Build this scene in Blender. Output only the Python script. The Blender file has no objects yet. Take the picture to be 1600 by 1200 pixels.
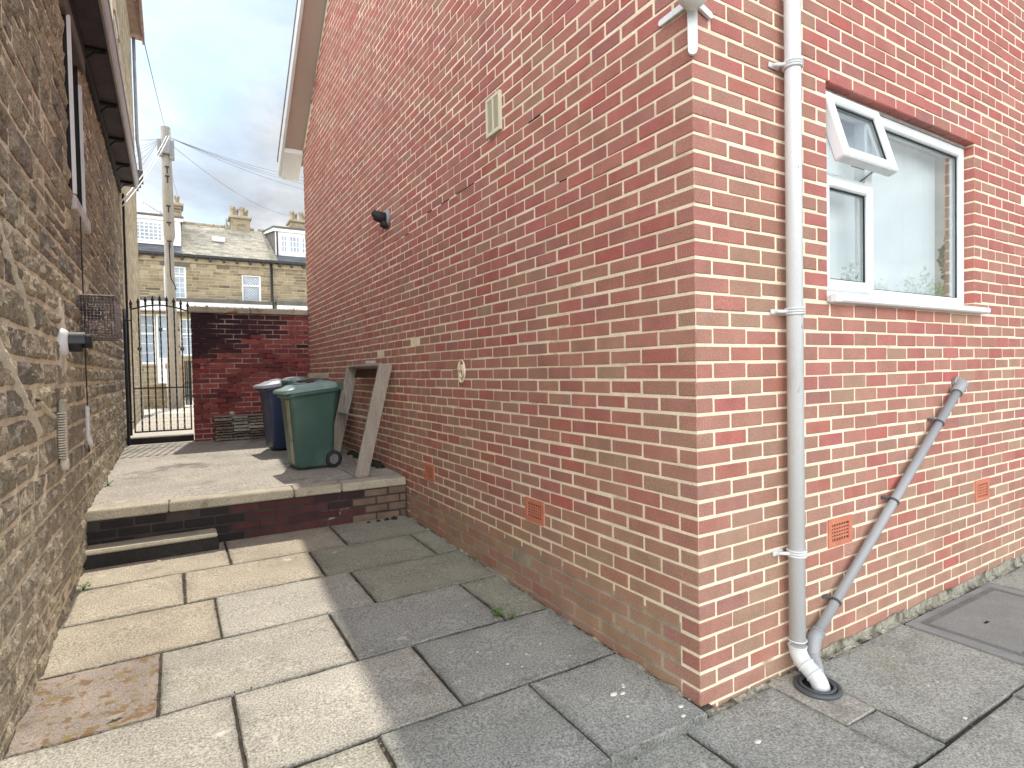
import bpy, math, random
import numpy as np
from mathutils import Matrix, Vector, noise as mnoise
R = math.radians
random.seed(7); rng = np.random.default_rng(11)
S = bpy.context.scene
COL = S.collection

# ------------------------------------------------------------------ camera
cam = bpy.data.cameras.new("camera"); camo = bpy.data.objects.new("camera", cam); COL.objects.link(camo)
cam.sensor_width = 36.0; cam.lens = 36.0 * 888.36 / 1600.0
cam.clip_start = 0.05; cam.clip_end = 2000
yaw, pit, rol = 0.538718288, -0.0237644091, -0.0201539421
fw = Vector((math.sin(yaw) * math.cos(pit), math.cos(yaw) * math.cos(pit), math.sin(pit)))
rt = Vector((math.cos(yaw), -math.sin(yaw), 0)); up = rt.cross(fw)
rt2 = math.cos(rol) * rt + math.sin(rol) * up; up2 = -math.sin(rol) * rt + math.cos(rol) * up
m3 = Matrix((rt2, up2, -fw)).transposed()
camo.matrix_world = Matrix.Translation((-1.9251, -1.6814, 1.4826)) @ m3.to_4x4()
S.camera = camo

# ------------------------------------------------------------------ sun, sky, exposure
SUNV = Vector((0.12, 0.65, 1.0)).normalized()
sun = bpy.data.lights.new("sun", 'SUN'); sun.energy = 1.95; sun.angle = R(0.6); sun.color = (1.0, 0.93, 0.82)
suno = bpy.data.objects.new("sun", sun); COL.objects.link(suno)
suno.rotation_euler = SUNV.to_track_quat('Z', 'Y').to_euler()
elev = math.asin(SUNV.z); azim = math.atan2(SUNV.x, SUNV.y)
S.view_settings.view_transform = 'Standard'; S.view_settings.look = 'None'
S.view_settings.gamma = 1.0; S.view_settings.exposure = 1.08
S.view_settings.use_curve_mapping = False
SKY_STRENGTH = 0.15
W = bpy.data.worlds.new("World"); S.world = W; W.use_nodes = True
def world_nodes():
    nt = W.node_tree; n = nt.nodes; l = nt.links; n.clear()
    out = n.new('ShaderNodeOutputWorld'); bg = n.new('ShaderNodeBackground')
    bg.inputs['Strength'].default_value = SKY_STRENGTH
    sky = n.new('ShaderNodeTexSky'); sky.sky_type = 'NISHITA'; sky.sun_disc = False
    sky.sun_elevation = elev; sky.sun_rotation = azim
    sky.air_density = 1.0; sky.dust_density = 0.6; sky.ozone_density = 1.5
    tc = n.new('ShaderNodeTexCoord'); sep = n.new('ShaderNodeSeparateXYZ')
    l.new(tc.outputs['Generated'], sep.inputs[0])
    def mth(op, a, b=None, clamp=False):
        k = n.new('ShaderNodeMath'); k.operation = op; k.use_clamp = clamp
        for i, v in enumerate((a, b)):
            if v is None: continue
            if isinstance(v, (int, float)): k.inputs[i].default_value = v
            else: l.new(v, k.inputs[i])
        return k.outputs[0]
    zz = mth('ADD', mth('MAXIMUM', sep.outputs[2], 0.0), 0.22)
    cx = mth('DIVIDE', sep.outputs[0], zz); cy = mth('DIVIDE', sep.outputs[1], zz)
    comb = n.new('ShaderNodeCombineXYZ'); l.new(cx, comb.inputs[0]); l.new(cy, comb.inputs[1])
    def nz(scale, det, rough, dist, off):
        mp = n.new('ShaderNodeMapping'); mp.inputs['Location'].default_value = off
        l.new(comb.outputs[0], mp.inputs[0])
        t = n.new('ShaderNodeTexNoise'); t.inputs['Scale'].default_value = scale
        t.inputs['Detail'].default_value = det; t.inputs['Roughness'].default_value = rough
        t.inputs['Distortion'].default_value = dist
        l.new(mp.outputs[0], t.inputs['Vector']); return t.outputs[0]
    def ramp(v, stops):
        r = n.new('ShaderNodeValToRGB'); e = r.color_ramp.elements
        while len(e) < len(stops): e.new(0.5)
        for i, (p, c) in enumerate(stops): e[i].position = p; e[i].color = (*c, 1)
        l.new(v, r.inputs[0]); return r.outputs[0]
    big = nz(0.8, 7, 0.55, 0.3, (3.1, 1.7, 0)); fine = nz(2.6, 8, 0.6, 0.25, (0.4, 5.2, 2))
    # clouds thicken towards the horizon
    away = mth('DIVIDE', mth('SUBTRACT', 0.56, mth('ADD', mth('MULTIPLY', sep.outputs[0], 0.84), mth('MULTIPLY', sep.outputs[1], 0.54))), 1.3, True)
    low = mth('ADD', mth('MULTIPLY', mth('SUBTRACT', 0.60, sep.outputs[2]), 0.75), mth('MULTIPLY', away, 0.25))
    cov = mth('ADD', big, low)
    mask = ramp(cov, [(0.42, (0, 0, 0)), (0.74, (1, 1, 1))])
    shade = ramp(fine, [(0.30, (1.9, 2.02, 2.2)), (0.46, (2.35, 2.45, 2.58)), (0.62, (3.2, 3.25, 3.3)), (0.78, (4.0, 4.0, 3.95))])
    # clouds out of view brightened as added fill for the shaded walls
    back = mth('ADD', mth('MULTIPLY', away, 4.2), 1.0)
    sc = n.new('ShaderNodeVectorMath'); sc.operation = 'SCALE'; l.new(shade, sc.inputs[0]); l.new(back, sc.inputs['Scale'])
    s2 = n.new('ShaderNodeVectorMath'); s2.operation = 'MULTIPLY'; l.new(sky.outputs[0], s2.inputs[0]); s2.inputs[1].default_value = (0.72, 0.82, 0.80)
    mix = n.new('ShaderNodeMix'); mix.data_type = 'RGBA'
    l.new(mask, mix.inputs[0]); l.new(s2.outputs[0], mix.inputs[6]); l.new(sc.outputs[0], mix.inputs[7])
    l.new(mix.outputs[2], bg.inputs['Color']); l.new(bg.outputs[0], out.inputs[0])
world_nodes()

# ------------------------------------------------------------------ materials
def _n(nt, t, **kw):
    k = nt.nodes.new(t)
    for a, b in kw.items(): setattr(k, a, b)
    return k
def noise_tex(nt, vec, scale, detail=4, rough=0.55, dist=0.0):
    t = _n(nt, 'ShaderNodeTexNoise'); t.inputs['Scale'].default_value = scale; t.inputs['Detail'].default_value = detail
    t.inputs['Roughness'].default_value = rough; t.inputs['Distortion'].default_value = dist
    nt.links.new(vec, t.inputs['Vector']); return t.outputs[0]
def ramp(nt, v, stops, interp='LINEAR'):
    r = _n(nt, 'ShaderNodeValToRGB'); r.color_ramp.interpolation = interp; e = r.color_ramp.elements
    while len(e) < len(stops): e.new(0.5)
    for i, (p, c) in enumerate(stops):
        e[i].position = p; e[i].color = (*c, 1) if not isinstance(c, (int, float)) else (c, c, c, 1)
    nt.links.new(v, r.inputs[0]); return r.outputs[0]
def mixc(nt, fac, a, b, blend='MIX'):
    m = _n(nt, 'ShaderNodeMix', data_type='RGBA', blend_type=blend)
    for i, v in ((0, fac), (6, a), (7, b)):
        if isinstance(v, (int, float)): m.inputs[i].default_value = v
        elif isinstance(v, tuple): m.inputs[i].default_value = (*v, 1)
        else: nt.links.new(v, m.inputs[i])
    return m.outputs[2]
def pbr(name, col=(0.5, 0.5, 0.5), rough=0.7, attr=False, var=0.15, vscale=6.0, grain=0.0, gscale=120.0,
        bump=0.0, bscale=60.0, bdist=0.004, metal=0.0, spots=None, stretch=(1, 1, 1), spec=0.5):
    """base colour (or the per-piece colour attribute) x broad mottling x fine grain, optional stain spots, bump"""
    m = bpy.data.materials.new(name); m.use_nodes = True; nt = m.node_tree; L = nt.links
    p = nt.nodes['Principled BSDF']; p.inputs['Roughness'].default_value = rough; p.inputs['Metallic'].default_value = metal
    p.inputs['Specular IOR Level'].default_value = spec
    tc = _n(nt, 'ShaderNodeTexCoord'); mp = _n(nt, 'ShaderNodeMapping'); mp.inputs['Scale'].default_value = stretch
    L.new(tc.outputs['Object'], mp.inputs[0]); v = mp.outputs[0]
    if attr:
        a = _n(nt, 'ShaderNodeAttribute', attribute_name='Col'); c = a.outputs['Color']
    else: c = tuple(col)
    f = ramp(nt, noise_tex(nt, v, vscale, 5), [(0.25, 1 - var), (0.75, 1 + var)])
    c = mixc(nt, 1.0, c, f, 'MULTIPLY')
    if grain:
        g = ramp(nt, noise_tex(nt, v, gscale, 3, 0.7), [(0.3, 1 - grain), (0.7, 1 + grain)])
        c = mixc(nt, 1.0, c, g, 'MULTIPLY')
    for sp in spots or []:
        k = ramp(nt, noise_tex(nt, v, sp[1], sp[4] if len(sp) > 4 else 4, 0.6), [(sp[2], 0.0), (sp[3], 1.0)])
        c = mixc(nt, k, c, tuple(sp[0]))
    L.new(c, p.inputs['Base Color'])
    if bump:
        b = _n(nt, 'ShaderNodeBump'); b.inputs['Strength'].default_value = bump; b.inputs['Distance'].default_value = bdist
        L.new(noise_tex(nt, v, bscale, 5, 0.65), b.inputs['Height']); L.new(b.outputs[0], p.inputs['Normal'])
    return m
def glass(name, tint=(0.96, 0.985, 0.985), k=2.0):
    m = bpy.data.materials.new(name); m.use_nodes = True; nt = m.node_tree; nt.nodes.clear(); L = nt.links
    o = _n(nt, 'ShaderNodeOutputMaterial'); g = _n(nt, 'ShaderNodeBsdfGlossy'); t = _n(nt, 'ShaderNodeBsdfTransparent')
    g.inputs['Roughness'].default_value = 0.0; t.inputs['Color'].default_value = (*tint, 1)
    f = _n(nt, 'ShaderNodeLayerWeight'); f.inputs['Blend'].default_value = 0.5
    pw = _n(nt, 'ShaderNodeMath', operation='POWER'); pw.inputs[1].default_value = 2.3; L.new(f.outputs['Facing'], pw.inputs[0])
    mu = _n(nt, 'ShaderNodeMath', operation='MULTIPLY_ADD', use_clamp=True); mu.inputs[1].default_value = 0.70; mu.inputs[2].default_value = 0.05 * k
    L.new(pw.outputs[0], mu.inputs[0]); mx = _n(nt, 'ShaderNodeMixShader')
    L.new(mu.outputs[0], mx.inputs[0]); L.new(t.outputs[0], mx.inputs[1]); L.new(g.outputs[0], mx.inputs[2]); L.new(mx.outputs[0], o.inputs[0])
    return m
M = {}
M['brick'] = pbr('brick', attr=True, rough=0.85, var=0.15, vscale=7, grain=0.30, gscale=140, bump=0.7, bscale=180, bdist=0.003,
                 spots=[((0.39, 0.24, 0.17), 3.2, 0.50, 0.98, 9), ((0.52, 0.42, 0.36), 2.3, 0.70, 0.95, 8), ((0.28, 0.24, 0.14), 4.0, 0.70, 0.98, 8), ((0.62, 0.52, 0.42), 42.0, 0.73, 0.79, 4)])
M['mortar'] = pbr('mortar', (0.84, 0.715, 0.52), rough=0.95, var=0.18, vscale=5, grain=0.2, gscale=200, bump=0.6, bscale=150, bdist=0.003,
                  spots=[((0.30, 0.22, 0.14), 3.5, 0.62, 0.78)])
M['mortar_dark'] = pbr('mortar_dark', (0.34, 0.28, 0.21), rough=0.95, var=0.4, vscale=7, grain=0.3, gscale=160, bump=0.6, bscale=120, bdist=0.003)
M['old_brick'] = pbr('old_brick', attr=True, rough=0.8, var=0.25, vscale=8, grain=0.25, gscale=150, bump=0.5, bscale=160, bdist=0.003)
M['old_mortar'] = pbr('old_mortar', (0.40, 0.30, 0.24), rough=0.95, var=0.5, vscale=4, grain=0.2, bump=0.4,
                      spots=[((0.02, 0.015, 0.02), 2.2, 0.45, 0.6)])
M['wet_mortar'] = pbr('wet_mortar', (0.05, 0.04, 0.036), rough=0.9, var=0.5, vscale=4, grain=0.2, bump=0.4,
                      spots=[((0.5, 0.46, 0.4), 3.5, 0.66, 0.75)])
M['stone'] = pbr('stone', attr=True, rough=0.95, var=0.34, vscale=18, grain=0.50, gscale=85, bump=1.0, bscale=60, bdist=0.016,
                 spots=[((0.08, 0.068, 0.055), 38.0, 0.57, 0.70, 10), ((0.58, 0.51, 0.38), 52.0, 0.60, 0.72, 10), ((0.10, 0.085, 0.07), 6.0, 0.62, 0.85, 10)])
M['stone_mortar'] = pbr('stone_mortar', (0.76, 0.66, 0.49), rough=0.95, var=0.22, vscale=9, grain=0.3, gscale=90, bump=0.9, bscale=60, bdist=0.008)
M['pale_stone'] = pbr('pale_stone', attr=True, rough=0.95, var=0.22, vscale=5, grain=0.2, gscale=60, bump=0.8, bscale=40, bdist=0.01,
                      spots=[((0.16, 0.12, 0.07), 4.0, 0.64, 0.8)])
M['pale_mortar'] = pbr('pale_mortar', (0.52, 0.44, 0.31), rough=0.95, var=0.2, vscale=4)
M['dark_stone'] = pbr('dark_stone', (0.12, 0.11, 0.10), rough=0.9, var=0.3, vscale=3, grain=0.2)
M['lintel'] = pbr('lintel', (0.33, 0.27, 0.18), rough=0.9, var=0.3, vscale=3, grain=0.2)
M['slab'] = pbr('slab', attr=True, rough=0.9, var=0.15, vscale=3.5, grain=0.66, gscale=110, bump=0.7, bscale=240, bdist=0.003,
                spots=[((0.20, 0.18, 0.10), 4.5, 0.64, 0.86, 6), ((0.62, 0.59, 0.52), 11.0, 0.63, 0.74, 10), ((0.60, 0.56, 0.48), 55.0, 0.73, 0.77, 2), ((0.13, 0.12, 0.10), 2.2, 0.62, 0.9, 8), ((0.30, 0.28, 0.18), 1.3, 0.62, 0.95, 7)])
M['moss_slab'] = pbr('moss_slab', (0.33, 0.275, 0.23), rough=0.95, var=0.25, vscale=5, grain=0.5, gscale=150, bump=0.8, bscale=120, bdist=0.006,
                     spots=[((0.22, 0.135, 0.07), 17.0, 0.53, 0.60, 9), ((0.25, 0.20, 0.08), 20.0, 0.57, 0.63, 9), ((0.6, 0.55, 0.48), 40.0, 0.70, 0.74)])
M['soil'] = pbr('soil', (0.055, 0.045, 0.035), rough=1.0, var=0.5, vscale=9, grain=0.5, gscale=60, bump=0.8, bscale=50, bdist=0.01,
                spots=[((0.20, 0.17, 0.12), 16.0, 0.60, 0.70), ((0.05, 0.075, 0.02), 7.0, 0.60, 0.75)])
M['concrete'] = pbr('concrete', (0.40, 0.365, 0.31), rough=0.9, var=0.22, vscale=1.6, grain=0.55, gscale=60, bump=0.7, bscale=110, bdist=0.004,
                    spots=[((0.13, 0.115, 0.10), 1.7, 0.56, 0.72, 9), ((0.62, 0.58, 0.50), 6.0, 0.60, 0.74, 7), ((0.10, 0.095, 0.085), 17.0, 0.68, 0.75, 6)])
M['coping'] = pbr('coping', (0.46, 0.41, 0.31), rough=0.92, var=0.2, vscale=5, grain=0.3, gscale=90, bump=0.7, bscale=70, bdist=0.005,
                  spots=[((0.18, 0.16, 0.08), 7.0, 0.60, 0.76, 6), ((0.60, 0.56, 0.46), 13.0, 0.66, 0.76, 5)])
M['black_stain'] = pbr('black_stain', (0.022, 0.020, 0.018), rough=0.85, var=0.5, vscale=5, grain=0.4, gscale=70, bump=0.6, bscale=50, bdist=0.006,
                       spots=[((0.09, 0.07, 0.045), 9.0, 0.64, 0.74)])
M['wall_coping'] = pbr('wall_coping', (0.40, 0.35, 0.27), rough=0.95, var=0.3, vscale=5, grain=0.3, bump=0.7,
                       spots=[((0.30, 0.12, 0.04), 6.0, 0.56, 0.66, 6), ((0.10, 0.12, 0.04), 9.0, 0.62, 0.72)])
M['pvc_white'] = pbr('pvc_white', (0.78, 0.80, 0.79), rough=0.34, var=0.05, vscale=4, grain=0.0, spots=[((0.52, 0.52, 0.46), 9.0, 0.62, 0.85, 8)])
M['pvc_pipe'] = pbr('pvc_pipe', (0.66, 0.67, 0.655), rough=0.42, var=0.05, vscale=3, grain=0.05, gscale=180, stretch=(1, 1, 0.3),
                    spots=[((0.40, 0.385, 0.33), 5.0, 0.55, 0.86, 8), ((0.22, 0.21, 0.17), 30.0, 0.68, 0.76, 6)])
M['pvc_grey'] = pbr('pvc_grey', (0.33, 0.335, 0.335), rough=0.45, var=0.07, vscale=4, grain=0.06)
M['pvc_dark'] = pbr('pvc_dark', (0.075, 0.08, 0.085), rough=0.45, var=0.15, vscale=6)
M['rubber'] = pbr('rubber', (0.018, 0.018, 0.020), rough=0.7, var=0.2, vscale=8)
M['soffit'] = pbr('soffit', (0.50, 0.41, 0.34), rough=0.7, var=0.04, vscale=3)
M['dark_soffit'] = pbr('dark_soffit', (0.085, 0.068, 0.080), rough=0.85, var=0.35, vscale=4, grain=0.3, gscale=70, bump=0.4)
M['black_board'] = pbr('black_board', (0.013, 0.012, 0.014), rough=0.8, var=0.3)
M['gutter'] = pbr('gutter', (0.42, 0.42, 0.43), rough=0.5, var=0.15, vscale=6)
M['slate'] = pbr('slate', attr=True, rough=0.8, var=0.18, vscale=6, grain=0.15, gscale=40, bump=0.4, bscale=30)
M['terracotta'] = pbr('terracotta', (0.55, 0.19, 0.11), rough=0.8, var=0.14, vscale=12, grain=0.12, gscale=120)
M['cream_vent'] = pbr('cream_vent', (0.72, 0.66, 0.50), rough=0.5, var=0.05)
M['void'] = pbr('void', (0.012, 0.010, 0.009), rough=1.0, var=0.2)
M['glass'] = glass('glass', k=1.0)
M['far_glass'] = pbr('far_glass', (0.30, 0.36, 0.42), rough=0.12, var=0.25, vscale=1.5)
M['dark_glass'] = pbr('dark_glass', (0.02, 0.022, 0.025), rough=0.06, var=0.2)
M['blind'] = pbr('blind', (0.80, 0.83, 0.82), rough=0.8, var=0.03)
M['white_paint'] = pbr('white_paint', (0.78, 0.78, 0.77), rough=0.5, var=0.05)
M['iron'] = pbr('iron', (0.016, 0.016, 0.018), rough=0.5, var=0.3, vscale=20)
M['brass_knot'] = pbr('brass_knot', (0.18, 0.15, 0.11), rough=0.55, var=0.4, vscale=30)
M['chain'] = pbr('chain', (0.10, 0.085, 0.08), rough=0.5, metal=0.6, var=0.3, vscale=40)
M['red_plastic'] = pbr('red_plastic', (0.62, 0.04, 0.05), rough=0.45, var=0.05)
M['bin_green'] = pbr('bin_green', (0.048, 0.105, 0.085), rough=0.47, var=0.22, vscale=3.5, grain=0.12, gscale=90,
                     spots=[((0.11, 0.165, 0.145), 2.6, 0.52, 0.78, 8), ((0.20, 0.24, 0.22), 24.0, 0.70, 0.76, 6)])
M['bin_lid_sky_lit'] = pbr('bin_lid_sky_lit', (0.22, 0.32, 0.285), rough=0.42, var=0.16, vscale=6, spots=[((0.40, 0.47, 0.42), 5.0, 0.55, 0.8, 6)])  # green lid paled so its colour carries the sky light on top
M['bin_painted_light'] = pbr('bin_painted_light', (0.33, 0.30, 0.22), rough=0.6, var=0.3, vscale=9, spots=[((0.07, 0.13, 0.1), 8.0, 0.55, 0.7)])
M['bin_blue'] = pbr('bin_blue', (0.030, 0.045, 0.105), rough=0.42, var=0.2, vscale=4, spots=[((0.07, 0.085, 0.13), 3.0, 0.55, 0.8)])
M['bin_lid_grey'] = pbr('bin_lid_grey', (0.36, 0.38, 0.41), rough=0.5, var=0.2, vscale=6)
M['hub_grey'] = pbr('hub_grey', (0.22, 0.23, 0.25), rough=0.5, var=0.15, vscale=20)
M['old_wood'] = pbr('old_wood', (0.37, 0.32, 0.265), rough=0.9, var=0.22, vscale=7, grain=0.22, gscale=40, bump=0.5, bscale=30, bdist=0.003, stretch=(6, 6, 0.6),
                    spots=[((0.12, 0.075, 0.05), 5.0, 0.64, 0.74, 5)])
M['dark_wood'] = pbr('dark_wood', (0.09, 0.05, 0.035), rough=0.95, var=0.4, vscale=20, bump=0.6)
M['pole_wood'] = pbr('pole_wood', (0.34, 0.31, 0.265), rough=0.9, var=0.18, vscale=3, grain=0.22, gscale=22, bump=0.3, bscale=20, stretch=(4, 4, 0.3))
M['galv'] = pbr('galv', (0.30, 0.31, 0.32), rough=0.6, var=0.2, vscale=10)
M['cable_black'] = pbr('cable_black', (0.02, 0.02, 0.022), rough=0.6, var=0.1)
M['cable_grey'] = pbr('cable_grey', (0.24, 0.25, 0.27), rough=0.6, var=0.1)
M['cable_white'] = pbr('cable_white', (0.72, 0.72, 0.70), rough=0.5, var=0.05)
M['leaf'] = pbr('leaf', (0.10, 0.22, 0.03), rough=0.6, attr=False, var=0.3, vscale=9)
M['hedge_leaf'] = pbr('hedge_leaf', (0.09, 0.16, 0.035), rough=0.6, attr=True, var=0.2)
M['moss'] = pbr('moss', (0.030, 0.036, 0.018), rough=1.0, var=0.5, vscale=30, bump=0.9, bscale=80, bdist=0.01)
M['pebble'] = pbr('pebble', (0.70, 0.66, 0.56), rough=0.85, var=0.15, vscale=30)
M['bark'] = pbr('bark', (0.10, 0.075, 0.05), rough=1.0, var=0.3, vscale=8)
M['cage'] = pbr('cage', (0.20, 0.165, 0.165), rough=0.6, var=0.3, vscale=40, spots=[((0.62, 0.56, 0.50), 45.0, 0.55, 0.62)])
M['flue_dark'] = pbr('flue_dark', (0.07, 0.06, 0.085), rough=0.5, var=0.2)
M['render_white'] = pbr('render_white', (0.66, 0.60, 0.48), rough=0.9, var=0.15, vscale=12, grain=0.2, bump=0.6, bscale=70)
M['tarmac'] = pbr('tarmac', (0.58, 0.52, 0.42), rough=0.95, var=0.12, vscale=1.2, grain=0.2, gscale=30)
M['grass'] = pbr('grass', (0.09, 0.12, 0.035), rough=1.0, var=0.4, vscale=2.0, grain=0.3, gscale=30)

# ------------------------------------------------------------------ mesh helpers
def _cham():
    v = []; key = {}
    for sx in (0, 1):
        for sy in (0, 1):
            for sz in (0, 1):
                for a in range(3):
                    key[(sx, sy, sz, a)] = len(v); v.append(((sx, sy, sz), a))
    f = []
    for a in range(3):
        b, c = [(1, 2), (0, 2), (0, 1)][a]
        for s in (0, 1):
            q = []
            for (p, r) in ((0, 0), (1, 0), (1, 1), (0, 1)):
                t = [0, 0, 0]; t[a] = s; t[b] = p; t[c] = r; q.append(key[(*t, a)])
            f.append(q)
    for a in range(3):            # 12 edges along axis a
        b, c = [(1, 2), (0, 2), (0, 1)][a]
        for p in (0, 1):
            for r in (0, 1):
                t0 = [0, 0, 0]; t0[b] = p; t0[c] = r; t1 = list(t0); t1[a] = 1
                f.append([key[(*t0, b)], key[(*t1, b)], key[(*t1, c)], key[(*t0, c)]])
    for s in [(x, y, z) for x in (0, 1) for y in (0, 1) for z in (0, 1)]:
        f.append([key[(*s, 0)], key[(*s, 1)], key[(*s, 2)]])
    P = np.array([k for k, _ in v], float); A = np.array([a for _, a in v])
    ins = np.array([[0 if j == a else 1 for j in range(3)] for _, a in v], float) * (1 - 2 * P)
    test = P + 0.2 * ins; out = []
    for q in f:
        n = np.cross(test[q[1]] - test[q[0]], test[q[2]] - test[q[0]])
        if n @ (test[q].mean(0) - 0.5) < 0: q = q[::-1]
        out.append(q)
    return P, ins, out
CP, CI, CF = _cham()
class MB:
    def __init__(s): s.v = []; s.f = []; s.c = []; s.n = 0; s.sm = []
    def add(s, verts, faces, col=None, smooth=False):
        verts = np.asarray(verts, float).reshape(-1, 3)
        s.v.append(verts); o = s.n; s.f += [[i + o for i in q] for q in faces]; s.n += len(verts)
        s.sm += [smooth] * len(faces)
        s.c.append(np.tile(col if col is not None else (1, 1, 1), (len(verts), 1)) if np.ndim(col) < 2 else np.asarray(col)); return s
    def cbox(s, lo, hi, ch=0.004, col=None, mtx=None):
        lo = np.array(lo, float); hi = np.array(hi, float); d = hi - lo
        ch = min(ch, 0.45 * d.min())
        v = lo + CP * d + CI * ch
        if mtx is not None: v = np.array([mtx @ Vector(p) for p in v])
        return s.add(v, CF, col)
    def box(s, lo, hi, col=None, mtx=None):
        (a, b, c), (d, e, f) = lo, hi
        v = [(a, b, c), (d, b, c), (d, e, c), (a, e, c), (a, b, f), (d, b, f), (d, e, f), (a, e, f)]
        if mtx is not None: v = [tuple(mtx @ Vector(p)) for p in v]
        return s.add(v, [[0, 3, 2, 1], [4, 5, 6, 7], [0, 1, 5, 4], [1, 2, 6, 5], [2, 3, 7, 6], [3, 0, 4, 7]], col)
    def quad(s, pts, col=None): return s.add(pts, [list(range(len(pts)))], col)
    def prism(s, poly, axis, a, b, col=None):
        """poly: 2D outline on the two other axes (in xyz order), extruded along axis from a to b"""
        n = len(poly); v = []
        for t in (a, b):
            for p in poly:
                q = list(p); q.insert(axis, t); v.append(q)
        f = [[i, (i + 1) % n, n + (i + 1) % n, n + i] for i in range(n)] + [list(range(n))[::-1], list(range(n, 2 * n))]
        return s.add(v, f, col)
    def tube(s, pts, r, n=10, cap=True, col=None, smooth=True):
        pts = [Vector(p) for p in pts]; k = len(pts); rs = r if hasattr(r, '__len__') else [r] * k
        V = []; ref = None
        for i, p in enumerate(pts):
            t = (pts[min(i + 1, k - 1)] - pts[max(i - 1, 0)]).normalized()
            if ref is None:
                ref = Vector((0, 0, 1)) if abs(t.z) < 0.9 else Vector((1, 0, 0))
            x = (ref - ref.dot(t) * t).normalized(); ref = x; y = t.cross(x)
            for j in range(n):
                a = 2 * math.pi * j / n; V.append(p + rs[i] * (math.cos(a) * x + math.sin(a) * y))
        F = [[i * n + j, i * n + (j + 1) % n, (i + 1) * n + (j + 1) % n, (i + 1) * n + j] for i in range(k - 1) for j in range(n)]
        s.add([tuple(q) for q in V], F, col, smooth)
        if cap:
            s.f += [[s.n - len(V) + j for j in range(n)][::-1], [s.n - n + j for j in range(n)]]; s.sm += [False, False]
        return s
    def ring(s, c, axis, r, t, n=16, m=6, col=None):
        c = Vector(c); axis = Vector(axis).normalized(); x = axis.orthogonal().normalized(); y = axis.cross(x)
        V = []
        for i in range(n):
            a = 2 * math.pi * i / n; d = math.cos(a) * x + math.sin(a) * y
            for j in range(m):
                b = 2 * math.pi * j / m; V.append(tuple(c + d * (r + t * math.cos(b)) + axis * t * math.sin(b)))
        F = [[i * m + j, ((i + 1) % n) * m + j, ((i + 1) % n) * m + (j + 1) % m, i * m + (j + 1) % m] for i in range(n) for j in range(m)]
        return s.add(V, F, col, True)
    def grid(s, fn, nu, nv, col=None, smooth=True):
        V = [fn(i / nu, j / nv) for j in range(nv + 1) for i in range(nu + 1)]
        F = [[j * (nu + 1) + i, j * (nu + 1) + i + 1, (j + 1) * (nu + 1) + i + 1, (j + 1) * (nu + 1) + i] for j in range(nv) for i in range(nu)]
        return s.add(V, F, col, smooth)
    def build(s, name, mat, parent=None, kind=None):
        me = bpy.data.meshes.new(name); V = np.concatenate(s.v)
        if parent is not None:
            w = parent
            off = np.zeros(3)
            while w is not None: off += np.array(w.location); w = w.parent
            V = V - off
        me.from_pydata(V.tolist(), [], s.f); me.validate(); me.update()
        C = np.concatenate(s.c)
        at = me.color_attributes.new('Col', 'FLOAT_COLOR', 'POINT')
        if len(C) == len(me.vertices):
            at.data.foreach_set('color', np.concatenate([C, np.ones((len(C), 1))], 1).astype(np.float32).ravel())
        if len(s.sm) == len(me.polygons): me.polygons.foreach_set('use_smooth', s.sm)
        me.materials.append(mat)
        o = bpy.data.objects.new(name, me); COL.objects.link(o)
        if parent is not None: o.parent = parent
        if kind: o['kind'] = kind
        return o
def tag(o, label, cat, group=None):
    o['label'] = label; o['category'] = cat
    if group: o['group'] = group
    return o
def thing(name, label, cat, loc=(0, 0, 0), group=None):
    o = bpy.data.objects.new(name, None); COL.objects.link(o); o.location = loc; o.empty_display_size = 0.2
    return tag(o, label, cat, group)
def copy_tree(o, parent=None):
    c = o.copy(); COL.objects.link(c)
    if parent is not None: c.parent = parent
    for ch in list(o.children): copy_tree(ch, c)
    return c

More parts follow.
